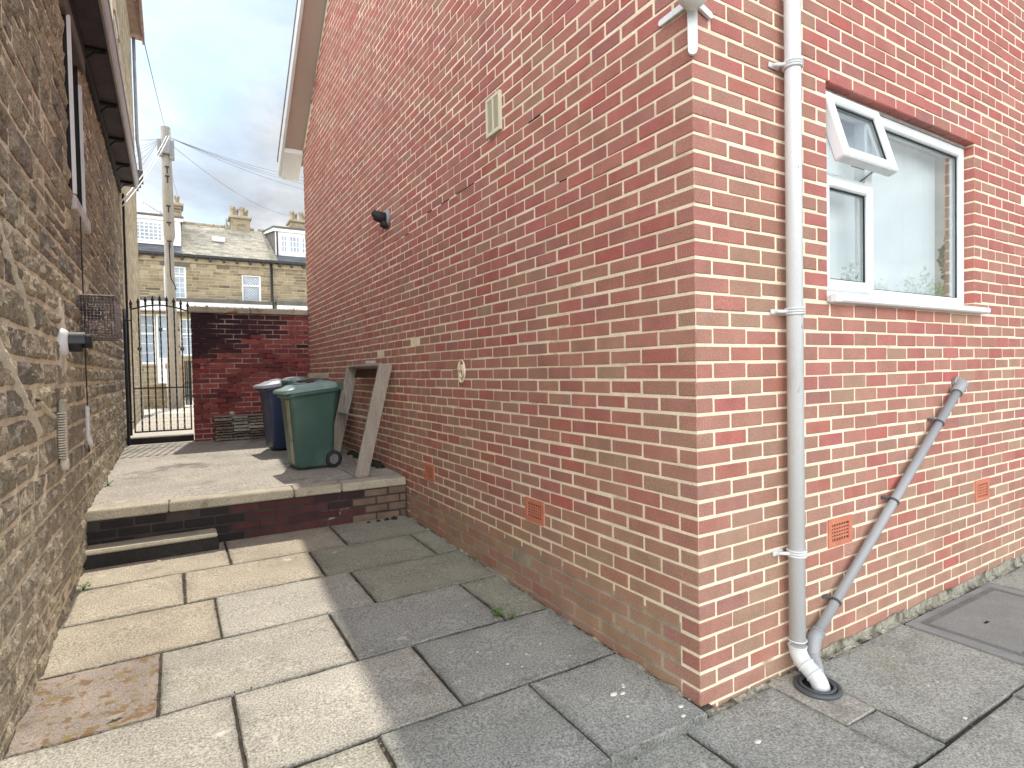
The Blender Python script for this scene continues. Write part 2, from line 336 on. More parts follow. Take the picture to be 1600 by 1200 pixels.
# ------------------------------------------------------------------ brickwork
def brick_col(z, soft=0.0):
    """one clay, fired from red to buff-brown; the lower courses weathered browner"""
    m = float(np.clip(0.88 - 0.29 * z, 0.08, 0.88)); t = float(np.clip(rng.normal(m, 0.24), 0, 1))
    red = np.array((0.425, 0.138, 0.116)); buff = np.array((0.385, 0.232, 0.155)); c = red * (1 - t) + buff * t
    u = rng.random()
    if u < 0.07: c = 0.5 * c + 0.5 * np.array((0.43, 0.10, 0.075))
    elif u < 0.16: c = 0.6 * c + 0.4 * np.array((0.33, 0.14, 0.13))
    return np.clip(c * rng.uniform(0.90, 1.07), 0, 1)
def brick_run(mb, axis, pos0, u0, u1, zc0, zc1, offset, depth, holes=(), colf=brick_col, L=0.2158, H=0.0662, J=0.0092, top=None,
              front_sign=-1, ch=0.004, u_skip=None, jit=0.0012, course0=0):
    """courses of stretchers laid on the wall plane (axis = normal axis 0/1, front face at pos0)"""
    nz = int(round((zc1 - zc0) / 0.075))
    for k in range(nz):
        z0 = zc0 + k * 0.075 + 0.0044; z1 = z0 + H; kk = k + course0
        u = u0 + (offset if kk % 2 else 0.0) - (0 if not offset else 0)
        st = u
        while st < u1 - 0.02:
            a, b = st, min(st + L, u1); st += L + J
            segs = [(a, b)]
            for (ha, hb, hz0, hz1) in holes:
                if z1 <= hz0 + 0.012 or z0 >= hz1 - 0.012: continue
                ns = []
                for (p, q) in segs:
                    if q <= ha or p >= hb: ns.append((p, q)); continue
                    if p < ha: ns.append((p, ha))
                    if q > hb: ns.append((hb, q))
                segs = ns
            for (p, q) in segs:
                if q - p < 0.02: continue
                if top is not None and max(0, 1) and z1 > min(top(p), top(q)) - 0.004: continue
                j = rng.normal(0, jit, 3); pr = rng.normal(0, 0.0009); j[2] += 0.0028 * mnoise.noise((0.5 * (p + q) * 0.9, z0 * 2.2, axis * 7.0))
                f = pos0 + pr; bk = pos0 - front_sign * depth
                lo = [0, 0, 0]; hi = [0, 0, 0]
                lo[axis] = min(f, bk); hi[axis] = max(f, bk); o = 1 - axis
                lo[o] = p + j[0]; hi[o] = q + j[1]; lo[2] = z0 + j[2]; hi[2] = z1 + j[2]
                cl_ = colf(z0)
                if colf is brick_col:
                    um = 0.5 * (p + q)
                    if axis == 0 and z0 < 0.75:      # algae on the damp lower gable
                        w_ = np.clip(0.35 + 0.9 * mnoise.noise((um * 0.9, z0 * 2.6, 3.3)), 0, 1) * np.clip((0.8 - z0) * 2, 0, 1)
                        cl_ = cl_ * (1 - 0.55 * w_) + np.array((0.36, 0.275, 0.135)) * 0.55 * w_
                    if axis == 1 and p < 0.72 and q > 0.44:   # damp streak behind the downpipe
                        w_ = np.clip(0.4 + 0.8 * mnoise.noise((1.3, z0 * 1.7, 8)), 0, 1); cl_ = cl_ * (1 - 0.5 * w_) + np.array((0.27, 0.21, 0.12)) * 0.5 * w_
                mb.cbox(lo, hi, ch * rng.uniform(0.6, 1.7), cl_)

# ------------------------------------------------------------------ the brick house (gable to the alley, front to the right)
HD = 8.0; EZ = 5.10; SL = 0.755; HX = 7.2
def verge(y): return EZ + SL * (y if y < HD / 2 else HD - y)
house = thing('brick_house', 'red brick house with gable end facing the alley and a white window', 'house')
WIN = (0.985, 2.70, 1.80, 2.935)
mb = MB(); Z0 = -0.30; NZ = 72
AB_L = [(1.184, 1.40, 0.525, 0.675), (2.88, 3.095, 0.525, 0.675)]        # air bricks, gable (y, y, z, z)
AB_F = [(0.967, 1.190, 0.525, 0.675), (2.698, 2.92, 0.525, 0.675)]
c0 = int(round(-Z0 / 0.075))
# corner bricks: one solid piece with a face in both walls
for k in range(NZ):
    z0 = Z0 + 0.075 * k + 0.0044; z1 = z0 + 0.0662; even = (k - c0) % 2 == 0
    if z1 > EZ: break
    j = rng.normal(0, 0.001, 3)
    hi = (0.2168, 0.1043, z1 + j[2]) if even else (0.1043, 0.2168, z1 + j[2])
    c = brick_col(z0); c = 0.6 * c + 0.4 * np.array((0.38, 0.20, 0.145))
    mb.cbox((j[0], j[1], z0 + j[2]), hi, 0.005, c)
for par in (0, 1):
    for k in range(par, 110, 2):
        z0 = Z0 + 0.075 * k
        even = (k - c0) % 2 == 0
        # gable face
        brick_run(mb, 0, 0.0, (0.1125 if even else 0.225), HD, z0, z0 + 0.075, 0, 0.09, holes=AB_L, top=verge, course0=0)
        if z0 + 0.075 < EZ + 0.02:
            brick_run(mb, 1, 0.0, (0.225 if even else 0.1125), HX, z0, z0 + 0.075, 0, 0.10, holes=[WIN] + AB_F)
mb.build('wall', M['brick'], house)
# mortar body: solid walls, 4 mm back, with the window opening left open
T = 0.27; mo = MB(); B = 0.0028
mo.prism([(B, -0.35), (HD - 0.0, -0.35), (HD - 0.0, EZ - 0.01), (HD / 2, EZ + SL * HD / 2 - 0.01), (B, EZ - 0.01)], 0, B, T)
x0, x1, zz0, zz1 = WIN
mo.box((T, B, -0.35), (x0 - 0.004, T, EZ - 0.01)); mo.box((x1 + 0.004, B, -0.35), (HX, T, EZ - 0.01))
mo.box((x0 - 0.004, B, -0.35), (x1 + 0.004, T, zz0)); mo.box((x0 - 0.004, B, zz1 + 0.006), (x1 + 0.004, T, EZ - 0.01))
mort = mo.build('mortar_bed', M['mortar'], house)
# the lowest gable joints have lost their pale pointing
ml = MB(); ml.box((0.0016, 0.11, -0.30), (0.02, 3.5, 0.335)); ml.build('worn_joints', M['mortar_dark'], house)
b = MB(); b.box((T, HD - T, -0.3), (HX, HD, EZ)); b.box((HX, 0, -0.3), (HX + T, HD, EZ)); b.build('rear_wall', M['brick'], house)
# roof
rf = MB(); ov = 0.30
for s in (0, 1):
    def P(y, z): return (y if s == 0 else HD - y, z)
    ya = -0.42
    za = EZ + SL * ya + 0.22; zr = EZ + SL * HD / 2 + 0.22
    pts = [P(ya, za), P(HD / 2, zr), P(HD / 2, zr + 0.05), P(ya, za + 0.05)]
    rf.prism(pts, 0, -ov - 0.03, HX + 0.4)
rf.build('roof', pbr('roof_tile', (0.30, 0.27, 0.24), rough=0.85, var=0.2, vscale=4, grain=0.2), house)
sf = MB(); bb = MB()
for s in (0, 1):
    def P(y, z): return (y if s == 0 else HD - y, z)
    for (mbx, xa, xb, h0, h1) in ((sf, -ov + 0.02, 0.012, 0.015, 0.035), (bb, -ov - 0.02, -ov + 0.02, -0.035, 0.21)):
        ya = -0.40; f = lambda y, h: EZ + SL * y + h
        mbx.prism([P(ya, f(ya, h0)), P(HD / 2, f(HD / 2, h0)), P(HD / 2, f(HD / 2, h1)), P(ya, f(ya, h1))], 0, xa, xb)
    # boxed eave end
    ya = -0.40
    bb.prism([P(ya, EZ + SL * ya - 0.06), P(0.0, EZ - 0.06), P(0.0, EZ + 0.01), P(ya, EZ + SL * ya + 0.03)], 0, -ov + 0.021, 0.0)
sf.build('soffit', M['soffit'], house); bb.build('bargeboard', M['pvc_white'], house)
ev = MB(); ev.box((0.0, -0.40, EZ - 0.10), (HX, -0.005, EZ - 0.08)); ev.box((0.0, -0.43, EZ - 0.22), (HX, -0.40, EZ - 0.02)); ev.build('eave_board', M['pvc_white'], house)
# room behind the window
rm = MB(); rm.box((0.4, 3.0, 1.0), (3.6, 3.05, 3.4)); rm.box((0.35, 0.3, 1.0), (0.4, 3.0, 3.4)); rm.box((3.6, 0.3, 1.0), (3.65, 3.0, 3.4))
rm.box((0.4, 0.3, 0.95), (3.6, 3.0, 1.0)); rm.box((0.4, 0.3, 3.4), (3.6, 3.0, 3.45)); rm.build('room', pbr('room_wall', (0.45, 0.42, 0.38), var=0.05), house)

# window: outer frame, sill, fixed pane, opener at bottom left, tilted top vent
wt = MB(); fy = 0.055; fd = 0.07; fwid = 0.062
def frame_rect(mb, xa, xb, za, zb, w, ya, yb, ch=0.008, mtx=None):
    mb.cbox((xa, ya, za), (xa + w, yb, zb), ch, mtx=mtx); mb.cbox((xb - w, ya, za), (xb, yb, zb), ch, mtx=mtx)
    mb.cbox((xa + w - 0.004, ya + 0.001, zb - w), (xb - w + 0.004, yb - 0.001, zb - 0.001), ch, mtx=mtx)
    mb.cbox((xa + w - 0.004, ya + 0.001, za + 0.001), (xb - w + 0.004, yb - 0.001, za + w), ch, mtx=mtx)
zs = 1.845
frame_rect(wt, x0 + 0.004, x1 - 0.004, zs, zz1 - 0.022, fwid, fy, fy + fd)
MX = 1.50
wt.cbox((MX - 0.035, fy + 0.002, zs + fwid - 0.004), (MX + 0.035, fy + fd - 0.002, zz1 - 0.022 - fwid + 0.004), 0.006)
TZ = 2.47
wt.cbox((x0 + fwid, fy + 0.002, TZ - 0.03), (MX - 0.033, fy + fd - 0.002, TZ + 0.03), 0.006)
win = MB()
window = wt.build('window', M['pvc_white'], house)
sl = MB(); sl.cbox((x0 - 0.005, -0.055, 1.800), (x1 + 0.10, fy + 0.04, 1.838), 0.008); sl.cbox((x0 + 0.002, fy - 0.02, 1.836), (x1 - 0.002, fy + 0.05, 1.850), 0.004)
sl.cbox((x0 - 0.02, -0.06, 1.796), (x0 + 0.035, -0.02, 1.842), 0.006)
sl.build('sill', M['pvc_white'], window)
tb = MB(); tb.cbox((x0 + 0.004, fy - 0.004, zz1 - 0.022), (x1 - 0.004, fy + 0.05, zz1 - 0.002), 0.004); tb.build('head_seal', pbr('seal', (0.45, 0.42, 0.38), var=0.3, vscale=20), window)
pn = MB(); pn.box((MX + 0.03, fy + 0.030, zs + 0.05), (x1 - 0.06, fy + 0.034, zz1 - 0.08)); pn.build('pane', M['glass'], window)
gk = MB()
def gasket(mb, xa, xb, za, zb, y, w=0.007, mtx=None):
    mb.box((xa, y, za), (xa + w, y + 0.008, zb), mtx=mtx); mb.box((xb - w, y, za), (xb, y + 0.008, zb), mtx=mtx)
    mb.box((xa + w, y + 0.0005, zb - w), (xb - w, y + 0.0075, zb), mtx=mtx); mb.box((xa + w, y + 0.0005, za), (xb - w, y + 0.0075, za + w), mtx=mtx)
gasket(gk, MX + 0.0345, x1 - 0.0655, zs + 0.0615, zz1 - 0.0835, fy + 0.02)
# bottom-left opening sash
sh = MB(); sx0, sx1, sz0, sz1 = x0 + 0.035, MX + 0.012, zs + 0.03, TZ + 0.012
frame_rect(sh, sx0, sx1, sz0, sz1, 0.060, fy - 0.016, fy + 0.05)
sash = sh.build('sash', M['pvc_white'], window)
p2 = MB(); p2.box((sx0 + 0.05, fy + 0.012, sz0 + 0.05), (sx1 - 0.05, fy + 0.016, sz1 - 0.05)); p2.build('pane', M['glass'], window)
gasket(gk, sx0 + 0.0595, sx1 - 0.0595, sz0 + 0.0595, sz1 - 0.0595, fy + 0.002)
gk.build('gasket', M['rubber'], window)
# top vent, hinged at its head and pushed out
vx0, vx1, vz0, vz1 = x0 + 0.03, MX + 0.045, TZ + 0.045, zz1 - 0.035
hinge = Matrix.Translation((0, fy - 0.012, vz1)) @ Matrix.Rotation(R(-16), 4, 'X') @ Matrix.Translation((0, -(fy - 0.012), -vz1))
vt = MB(); frame_rect(vt, vx0, vx1, vz0, vz1, 0.060, fy - 0.03, fy + 0.034, mtx=hinge); vt.build('vent_sash', M['pvc_white'], window)
vt2 = MB(); vt2.box((vx0 + 0.05, fy - 0.002, vz0 + 0.05), (vx1 - 0.05, fy + 0.002, vz1 - 0.05), mtx=hinge); vt2.build('pane', M['glass'], window)
vg = MB(); gasket(vg, vx0 + 0.0595, vx1 - 0.0595, vz0 + 0.0595, vz1 - 0.0595, fy - 0.012, mtx=hinge); vg.build('gasket', M['rubber'], window)
stay = MB(); stay.tube([(vx1 - 0.10, fy + 0.03, TZ + 0.035), tuple(hinge @ Vector((vx1 - 0.12, fy + 0.02, vz0 + 0.03)))], 0.006, 6)
stay.build('stay', M['galv'], window); stay = MB(); stay.box((vx0 + 0.2, fy + 0.035, vz0 + 0.02), (vx0 + 0.32, fy + 0.05, vz0 + 0.04), mtx=hinge); stay.build('latch', M['galv'], window)
bl = MB(); xb = x0 + 0.02
while xb < x1 - 0.115:
    mt = Matrix.Translation((xb + 0.045, 0.215, 0)) @ Matrix.Rotation(R(random.uniform(-20, 0)), 4, 'Z')
    bl.box((-0.046, -0.001, 1.83), (0.046, 0.001, 2.90), mtx=mt); xb += 0.086
bl.build('blind', M['blind'], window)
# air bricks
def air_brick(horizontal_axis, a, b, za, zb):
    ab = MB(); n = 7; m = 5
    def bx(u0, u1, w0, w1, d0, d1, mb_):
        if horizontal_axis == 1: mb_.box((d0, u0, w0), (d1, u1, w1))
        else: mb_.box((u0, d0, w0), (u1, d1, w1))
    e = 0.028; W_ = b - a - 2 * e; Hh = zb - za - 2 * e
    for (p, q, r, s_) in ((a, b, za, za + e), (a, b, zb - e, zb), (a, a + e, za + e, zb - e), (b - e, b, za + e, zb - e)): bx(p, q, r, s_, -0.006, 0.05, ab)
    cw = W_ / n; chh = Hh / m
    for i in range(n + 1):
        u = a + e + i * cw; w = 0.0038
        if 0 < i < n: bx(u - w, u + w, za + e, zb - e, -0.0015, 0.02, ab)
    for i in range(1, m):
        u = za + e + i * chh; bx(a + e, b - e, u - 0.005, u + 0.005, -0.002, 0.02, ab)
    o = ab.build('air_brick', M['terracotta'], house)
    vd = MB(); bx(a + e, b - e, za + e, zb - e, 0.0016, 0.0026, vd); vd.build('opening', M['void'], o)
for (a, b_, c, d) in AB_L: air_brick(1, a + 0.003, b_ - 0.003, c + 0.002, d - 0.002)
for (a, b_, c, d) in AB_F: air_brick(0, a + 0.003, b_ - 0.003, c + 0.002, d - 0.002)
# cream louvre vent high on the gable
vy0, vy1, vz0_, vz1_ = 1.595, 1.785, 3.08, 3.335
lv = MB()
for (p, q, r, s_) in ((vy0, vy1, vz0_, vz0_ + 0.02), (vy0, vy1, vz1_ - 0.02, vz1_), (vy0, vy0 + 0.018, vz0_ + 0.02, vz1_ - 0.02), (vy1 - 0.018, vy1, vz0_ + 0.02, vz1_ - 0.02), ((vy0 + vy1) / 2 - 0.006, (vy0 + vy1) / 2 + 0.006, vz0_ + 0.02, vz1_ - 0.02)):
    lv.box((-0.022, p, r), (-0.001, q, s_))
lvo = lv.build('louvre_vent', M['cream_vent'], house)
ls = MB()
for i in range(15):
    z = vz0_ + 0.024 + i * 0.0142
    ls.box((-0.019, vy0 + 0.017, z), (-0.006, vy1 - 0.017, z + 0.0050))
ls.build('slat', M['cream_vent'], lvo)
lb = MB(); lb.box((-0.0045, vy0 + 0.01, vz0_ + 0.01), (-0.001, vy1 - 0.01, vz1_ - 0.01)); lb.build('opening', M['void'], lvo)
# patch of paler replacement bricks round the small flue
pb = MB()
brick_run(pb, 0, -0.0015, 3.56, 3.80, 2.775, 3.225, 0.0, 0.02, colf=lambda z: np.array((0.42, 0.21, 0.165)) * rng.uniform(0.9, 1.08))
pb.build('pale_brick_patch', M['brick'], house)
# filled oval hole with a ring of mortar
fo = MB()
for k in range(2):
    r1, r2 = (0.052, 0.085) if k else (0.026, 0.048)
    pts = [(-0.006 - 0.002 * math.sin(5 * a), 2.285 + r1 * math.cos(a), 1.485 + r2 * math.sin(a)) for a in np.linspace(0, 2 * math.pi, 25)]
    fo.tube(pts, [0.008 + 0.003 * math.sin(7 * i) for i in range(25)], 6)
fo.build('mortar_ring', M['mortar'], house)

for (y_, z_, l_) in ((2.02, 2.85, 0.30), (2.45, 2.85, 0.16), (2.80, 2.85, 0.10), (3.35, 2.775, 0.12), (1.15, 3.0, 0.13), (4.1, 2.25, 0.05), (0.9, 2.55, 0.07)):
    oj = MB(); oj.box((0.0002, y_, z_ - 0.0042), (0.0024, y_ + l_, z_ + 0.003))
    oj.build('open_joint', M['void'], house)
# small boiler flue on the gable
fl = thing('flue_outlet', 'small black flue with grey collar on a patch of paler bricks', 'flue', (0, 3.95, 3.05))
g = MB(); g.tube([(0.0, 3.93, 3.05), (-0.018, 3.93, 3.05), (-0.03, 3.93, 3.05)], [0.085, 0.085, 0.06], 18); g.build('collar', M['galv'], fl)
g = MB(); g.tube([(-0.012, 3.93, 3.05), (-0.09, 3.935, 3.055), (-0.13, 3.94, 3.07)], [0.055, 0.055, 0.05], 16)
g.tube([(-0.03, 3.93, 3.00), (-0.05, 3.93, 2.955)], [0.05, 0.035], 12); g.tube([(-0.10, 3.935, 3.06), (-0.15, 3.945, 3.10)], [0.052, 0.03], 12); g.build('terminal', M['rubber'], fl)

# corner light on its tripod bracket
cl = thing('corner_light', 'white dome light on a three armed bracket at the brick corner', 'light', (0, 0, 2.95))
g = MB()
def arm(p0, p1, w, nrm):
    p0 = Vector(p0); p1 = Vector(p1); d = (p1 - p0).normalized(); n_ = Vector(nrm); s_ = d.cross(n_).normalized() * w
    pts = [p0 + s_, p1 + s_ * 0.9]
    for a in range(1, 6): 
        t = math.pi * a / 6; pts.append(p1 + s_ * 0.9 * math.cos(t) + d * w * 0.9 * math.sin(t))
    pts += [p1 - s_ * 0.9, p0 - s_]
    k = len(pts); V = [tuple(p) for p in pts] + [tuple(p + n_ * 0.014) for p in pts]
    g.add(V, [list(range(k))[::-1], list(range(k, 2 * k))] + [[i, (i + 1) % k, k + (i + 1) % k, k + i] for i in range(k)])
arm((-0.002, 0.0, 3.02), (-0.002, 0.165, 3.015), 0.015, (-1, 0, 0))
arm((0.0, -0.002, 3.02), (0.10, -0.002, 2.985), 0.015, (0, -1, 0))
n45 = Vector((-1, -1, 0)).normalized()
arm(n45 * 0.006 + Vector((0, 0, 3.0)), n45 * 0.006 + Vector((0, 0, 2.81)), 0.021, tuple(n45))
g.build('bracket', M['pvc_white'], cl)
g = MB(); cc = n45 * 0.085 + Vector((0, 0, 3.015))
def dome(u, v):
    a = 2 * math.pi * u; t = math.pi * v
    return (cc.x + 0.066 * math.sin(t) * math.cos(a), cc.y + 0.066 * math.sin(t) * math.sin(a), cc.z + 0.10 * math.cos(t) * (1 if t < math.pi / 2 else 0.72))
g.grid(dome, 28, 18); g.build('dome', pbr('dome_white', (0.76, 0.75, 0.70), rough=0.35, var=0.04), cl)

# downpipe
dp = thing('downpipe', 'pale grey plastic downpipe running down the brick front to the gully', 'pipe', (0.69, -0.07, 0))
PX, PY, PR = 0.614, -0.055, 0.0365
g = MB(); g.tube([(PX, PY, 0.16), (PX, PY, 5.0)], PR, 24); g.build('pipe', M['pvc_pipe'], dp)
for z in (0.585, 1.735, 2.885, 4.035):
    g = MB(); g.ring((PX, PY, z), (0, 0, 1), PR + 0.004, 0.006, 24, 6)
    g.ring((PX, PY, z + 0.012), (0, 0, 1), PR + 0.004, 0.006, 24, 6); g.ring((PX, PY, z - 0.012), (0, 0, 1), PR + 0.004, 0.006, 24, 6)
    for sx in (-1, 1):
        g.cbox((PX + sx * 0.075 - 0.035, -0.012, z - 0.012), (PX + sx * 0.075 + 0.035, -0.001, z + 0.012), 0.003); g.tube([(PX + sx * 0.088, -0.012, z), (PX + sx * 0.088, -0.017, z)], 0.007, 6)
        g.tube([(PX + sx * 0.040, PY + 0.01, z), (PX + sx * 0.085, -0.012, z)], 0.009, 8)
    g.build('bracket', M['pvc_pipe'], dp)
g = MB(); ctr = []
for i in range(9):
    a = R(62) * i / 8; ctr.append((PX - 0.006 * (1 - math.cos(a)), PY - 0.085 * (1 - math.cos(a)), 0.135 - 0.085 * math.sin(a)))
d0 = (Vector(ctr[-1]) - Vector(ctr[-2])).normalized()
p = Vector(ctr[-1]) + d0 * 0.050; ctr.append(tuple(p))
for i in range(1, 9):
    t = d0.lerp(Vector((0, -0.1, -1)), i / 8).normalized(); p = p + t * 0.009; ctr.append(tuple(p))
p = p + Vector((0, 0, -0.05)); ctr.append(tuple(p))
g.tube(ctr, PR + 0.003, 24)
for q, ax in ((ctr[0], (0, 0, 1)), (ctr[8], tuple(d0)), (ctr[9], tuple(d0))): g.ring(q, ax, PR + 0.0035, 0.004, 24, 6)
g.ring((PX, PY, 0.165), (0, 0, 1), PR + 0.0035, 0.004, 24, 6)
g.build('shoe', M['pvc_pipe'], dp)
GX, GY = float(ctr[-1][0]), float(ctr[-1][1])
# gully
gu = thing('drain_gully', 'round black plastic gully collar under the downpipe shoe', 'drain', (GX, GY, -0.02))
g = MB(); g.ring((GX - 0.005, GY + 0.015, -0.010), (0, 0, 1), 0.092, 0.012, 36, 8); g.ring((GX - 0.005, GY + 0.015, -0.002), (0, 0, 1), 0.072, 0.008, 36, 8); g.build('rim', M['pvc_dark'], gu)
g = MB(); g.tube([(GX - 0.005, GY + 0.015, -0.03), (GX - 0.005, GY + 0.015, -0.012)], 0.09, 28); g.build('grate', M['void'], gu)
# waste pipe
wp = thing('waste_pipe', 'thin grey waste pipe slanting down the brick wall under the window', 'pipe', (2.45, -0.05, 1.33))
WY = -0.042
g = MB(); wa = Vector((2.35, WY, 1.305)); wb = Vector((0.775, WY, 0.125)); g.tube([tuple(wa), tuple(wb)], 0.0235, 18); g.build('pipe', M['pvc_grey'], wp)
dw = (wb - wa).normalized()
g = MB(); g.tube([(2.395, 0.0, 1.350), (2.395, -0.03, 1.350), (2.388, -0.050, 1.338), tuple(wa - dw * 0.01), tuple(wa + dw * 0.03)], [0.032, 0.032, 0.033, 0.034, 0.034], 18)
g.ring(tuple(wa + dw * 0.03), dw, 0.031, 0.005, 20, 6); g.ring((2.395, -0.02, 1.350), (0, 1, 0), 0.031, 0.005, 20, 6); g.build('elbow', M['pvc_grey'], wp)
for t in (0.165, 0.51, 0.88):
    q = wa.lerp(wb, t); g = MB(); g.ring(tuple(q), dw, 0.0255, 0.0035, 20, 6); g.ring(tuple(q + dw * 0.008), dw, 0.0255, 0.0035, 20, 6)
    g.cbox((q.x - 0.055, -0.012, q.z + 0.012), (q.x - 0.015, -0.001, q.z + 0.030), 0.003); g.tube([(q.x - 0.02, -0.03, q.z + 0.02), (q.x - 0.048, -0.006, q.z + 0.024)], 0.006, 8)
    g.build('clip', M['pvc_dark'], wp)
g = MB(); e0 = wb - dw * 0.04; bend = [tuple(e0), tuple(wb), tuple(wb + dw * 0.02 + Vector((0, -0.004, -0.02))), (0.735, -0.055, 0.055), (0.715, -0.085, 0.02), (0.66, -0.13, -0.01)]
g.tube(bend, [0.033, 0.033, 0.034, 0.033, 0.032, 0.03], 18); g.ring(tuple(e0), dw, 0.031, 0.005, 20, 6); g.ring((0.733, -0.058, 0.052), (-0.3, -0.5, -0.8), 0.032, 0.005, 20, 6); g.build('bend', M['pvc_grey'], wp)

# ------------------------------------------------------------------ ground and paving
def zg(y): return 0.022 + 0.022 * max(y, -0.05)
gb = MB(); gb.box((-60, -60, -0.45), (60, 7.9, -0.075)); gb.build('ground', M['soil'], None, 'structure')
bed = MB(); bed.grid(lambda u, v: (-2.6 + 2.65 * u, -0.03 + 3.73 * v, zg(-0.03 + 3.73 * v) - 0.013 + 0.010 * mnoise.noise((u * 40, v * 55, 3)) + 0.006 * mnoise.noise((u * 110, v * 150, 8))), 110, 150, smooth=False)
bed.grid(lambda u, v: (-6 + 13 * u, -6 + 6.03 * v, -0.034 + 0.008 * mnoise.noise((u * 160, v * 80, 3)) + 0.004 * mnoise.noise((u * 420, v * 200, 8))), 260, 120, smooth=False)
bed.build('joint_soil', M['soil'], None, 'structure')
def slab_mesh(mb, x0, x1, y0, y1, zf, col, gap=0.005, ch=0.004, tilt=0.004, skew=0.0):
    a = [random.uniform(-0.0035, 0.0035) for _ in range(8)]
    tz = [random.uniform(-tilt, tilt) for _ in range(4)]
    c = [(x0 + gap + a[0] + skew, y0 + gap + a[1]), (x1 - gap + a[2] + skew, y0 + gap + a[3]), (x1 - gap + a[4], y1 - gap + a[5]), (x0 + gap + a[6], y1 - gap + a[7])]
    top = [(p[0], p[1], zf(p[1]) + t) for p, t in zip(c, tz)]
    cx = sum(p[0] for p in c) / 4; cy = sum(p[1] for p in c) / 4
    # worn, slightly ragged arris
    out = []; n = 10
    for i in range(4):
        p, q = Vector(top[i]), Vector(top[(i + 1) % 4]); nrm = Vector((-(q - p).y, (q - p).x, 0)).normalized()
        for j in range(n):
            w = p.lerp(q, j / n); out.append(w + nrm * (abs(random.gauss(0, 0.0022))))
    k = len(out); C0 = Vector((cx, cy, sum(w.z for w in out) / len(out)))
    def inset(w, d): return w + (C0 - w).normalized() * d
    r0 = [inset(w, 0.007) for w in out]; r1 = [inset(w, random.uniform(0.022, 0.050)) for w in out]; r2 = [inset(w, random.uniform(0.07, 0.13)) for w in out]
    V = [tuple(C0)] + [tuple(w) for w in r2] + [tuple(w) for w in r1] + [tuple(w) for w in r0]
    V += [(w.x, w.y, w.z - ch - random.uniform(0, 0.003)) for w in out] + [(w.x, w.y, w.z - 0.055) for w in out]
    F = [[0, 1 + i, 1 + (i + 1) % k] for i in range(k)]
    for L_ in range(4): F += [[1 + L_ * k + i, 1 + (L_ + 1) * k + i, 1 + (L_ + 1) * k + (i + 1) % k, 1 + L_ * k + (i + 1) % k] for i in range(k)]
    col = np.array(col); cs = [col] + [col * random.uniform(0.96, 1.04) for _ in r2] + [col * random.uniform(0.84, 1.02) for _ in r1] + [col * random.uniform(0.62, 0.95) for _ in r0] + [col * random.uniform(0.4, 0.75) for _ in out] + [col * 0.45 for _ in out]
    mb.add(V, F, np.array(cs))
ROWS = [-0.06, 0.53, 1.148, 1.765, 2.385, 2.98, 3.62]
JX = [[-2.62, -2.16, -1.26, -0.55, -0.012], [-2.62, -1.735, -0.88, -0.012], [-2.62, -2.016, -1.167, -0.31, -0.012], [-2.62, -1.733, -0.875, -0.012],
      [-2.62, -1.896, -1.04, -0.20, -0.012], [-2.62, -1.587, -0.735, -0.012]]
GREY = (0.335, 0.328, 0.285); TAN = (0.41, 0.36, 0.275); WARM = (0.365, 0.345, 0.28); OLIVE = (0.335, 0.32, 0.245); LIGHT = (0.40, 0.375, 0.315); BLUE = (0.33, 0.325, 0.285)
SC = [[LIGHT, WARM, GREY, GREY], [LIGHT, LIGHT, GREY], [None, LIGHT, BLUE, OLIVE], [TAN, LIGHT, OLIVE], [TAN, TAN, OLIVE, OLIVE], [TAN, TAN, OLIVE]]
pv = MB(); mossy = None
for r in range(6):
    for i in range(len(JX[r]) - 1):
        c = SC[r][i]
        args = (JX[r][i], JX[r][i + 1], ROWS[r], ROWS[r + 1])
        if c is None:
            ms = MB(); slab_mesh(ms, *args, zg, (1, 1, 1)); ms.build('mossy_paving', M['moss_slab'], None, 'structure'); continue
        cc_ = np.array(c) * random.uniform(0.93, 1.07)
        big = 0.010 if (r, i) in ((1, 1), (0, 2)) else 0.005
        slab_mesh(pv, *args, zg, cc_, gap=0.005 if (r, i) not in ((1, 2), (0, 1)) else 0.008)
zr = lambda y: -0.022
RJ = [(-0.65, -0.028, [-2.6, -1.7, -0.85, -0.15, 0.66, 1.65]), (-1.25, -0.65, [-2.6, -1.9, -1.0, -0.1, 0.40, 1.28, 2.18, 3.1, 4.0, 5.0, 6]), (-1.87, -1.25, [-2.6, -1.6, -0.7, 0.2, 1.1, 2.0, 2.9, 3.8, 4.7, 5.6]), (-2.5, -1.87, [-2.6, -1.9, -1.0, -0.1, 0.8, 1.7, 2.6, 3.5, 4.4]), (-3.1, -2.5, [-2.6, -1.6, -0.7, 0.2, 1.1, 2.0, 2.9]), (-0.65, -0.028, [2.79, 3.69, 4.6, 5.5, 6.4])]
PATCH = (0.455, 0.70, -0.385, -0.02)
for (ya, yb, xs) in RJ:
    for i in range(len(xs) - 1):
        if (xs[i], yb) == (-0.15, -0.028):    # slab cut round the gully patch
            slab_mesh(pv, -0.15, 0.445, ya, yb, zr, np.array(GREY) * 1.0); slab_mesh(pv, 0.437, 0.66, ya, -0.385, zr, np.array(GREY), gap=0.002); continue
        slab_mesh(pv, xs[i], xs[i + 1], ya, yb, zr, np.array(GREY) * random.uniform(0.92, 1.08) * ((1, 1, 0.98)))
pv.build('paving', M['slab'], None, 'structure')
pt = MB(); pt.cbox((0.447, -0.383, -0.06), (0.66, -0.01, -0.0185), 0.004); pt.build('concrete_patch', pbr('patch', (0.37, 0.345, 0.29), rough=0.95, var=0.25, vscale=8, grain=0.5, gscale=90, bump=0.8, bscale=60, bdist=0.006, spots=[((0.17, 0.155, 0.12), 9.0, 0.56, 0.74, 8)]), None, 'structure')
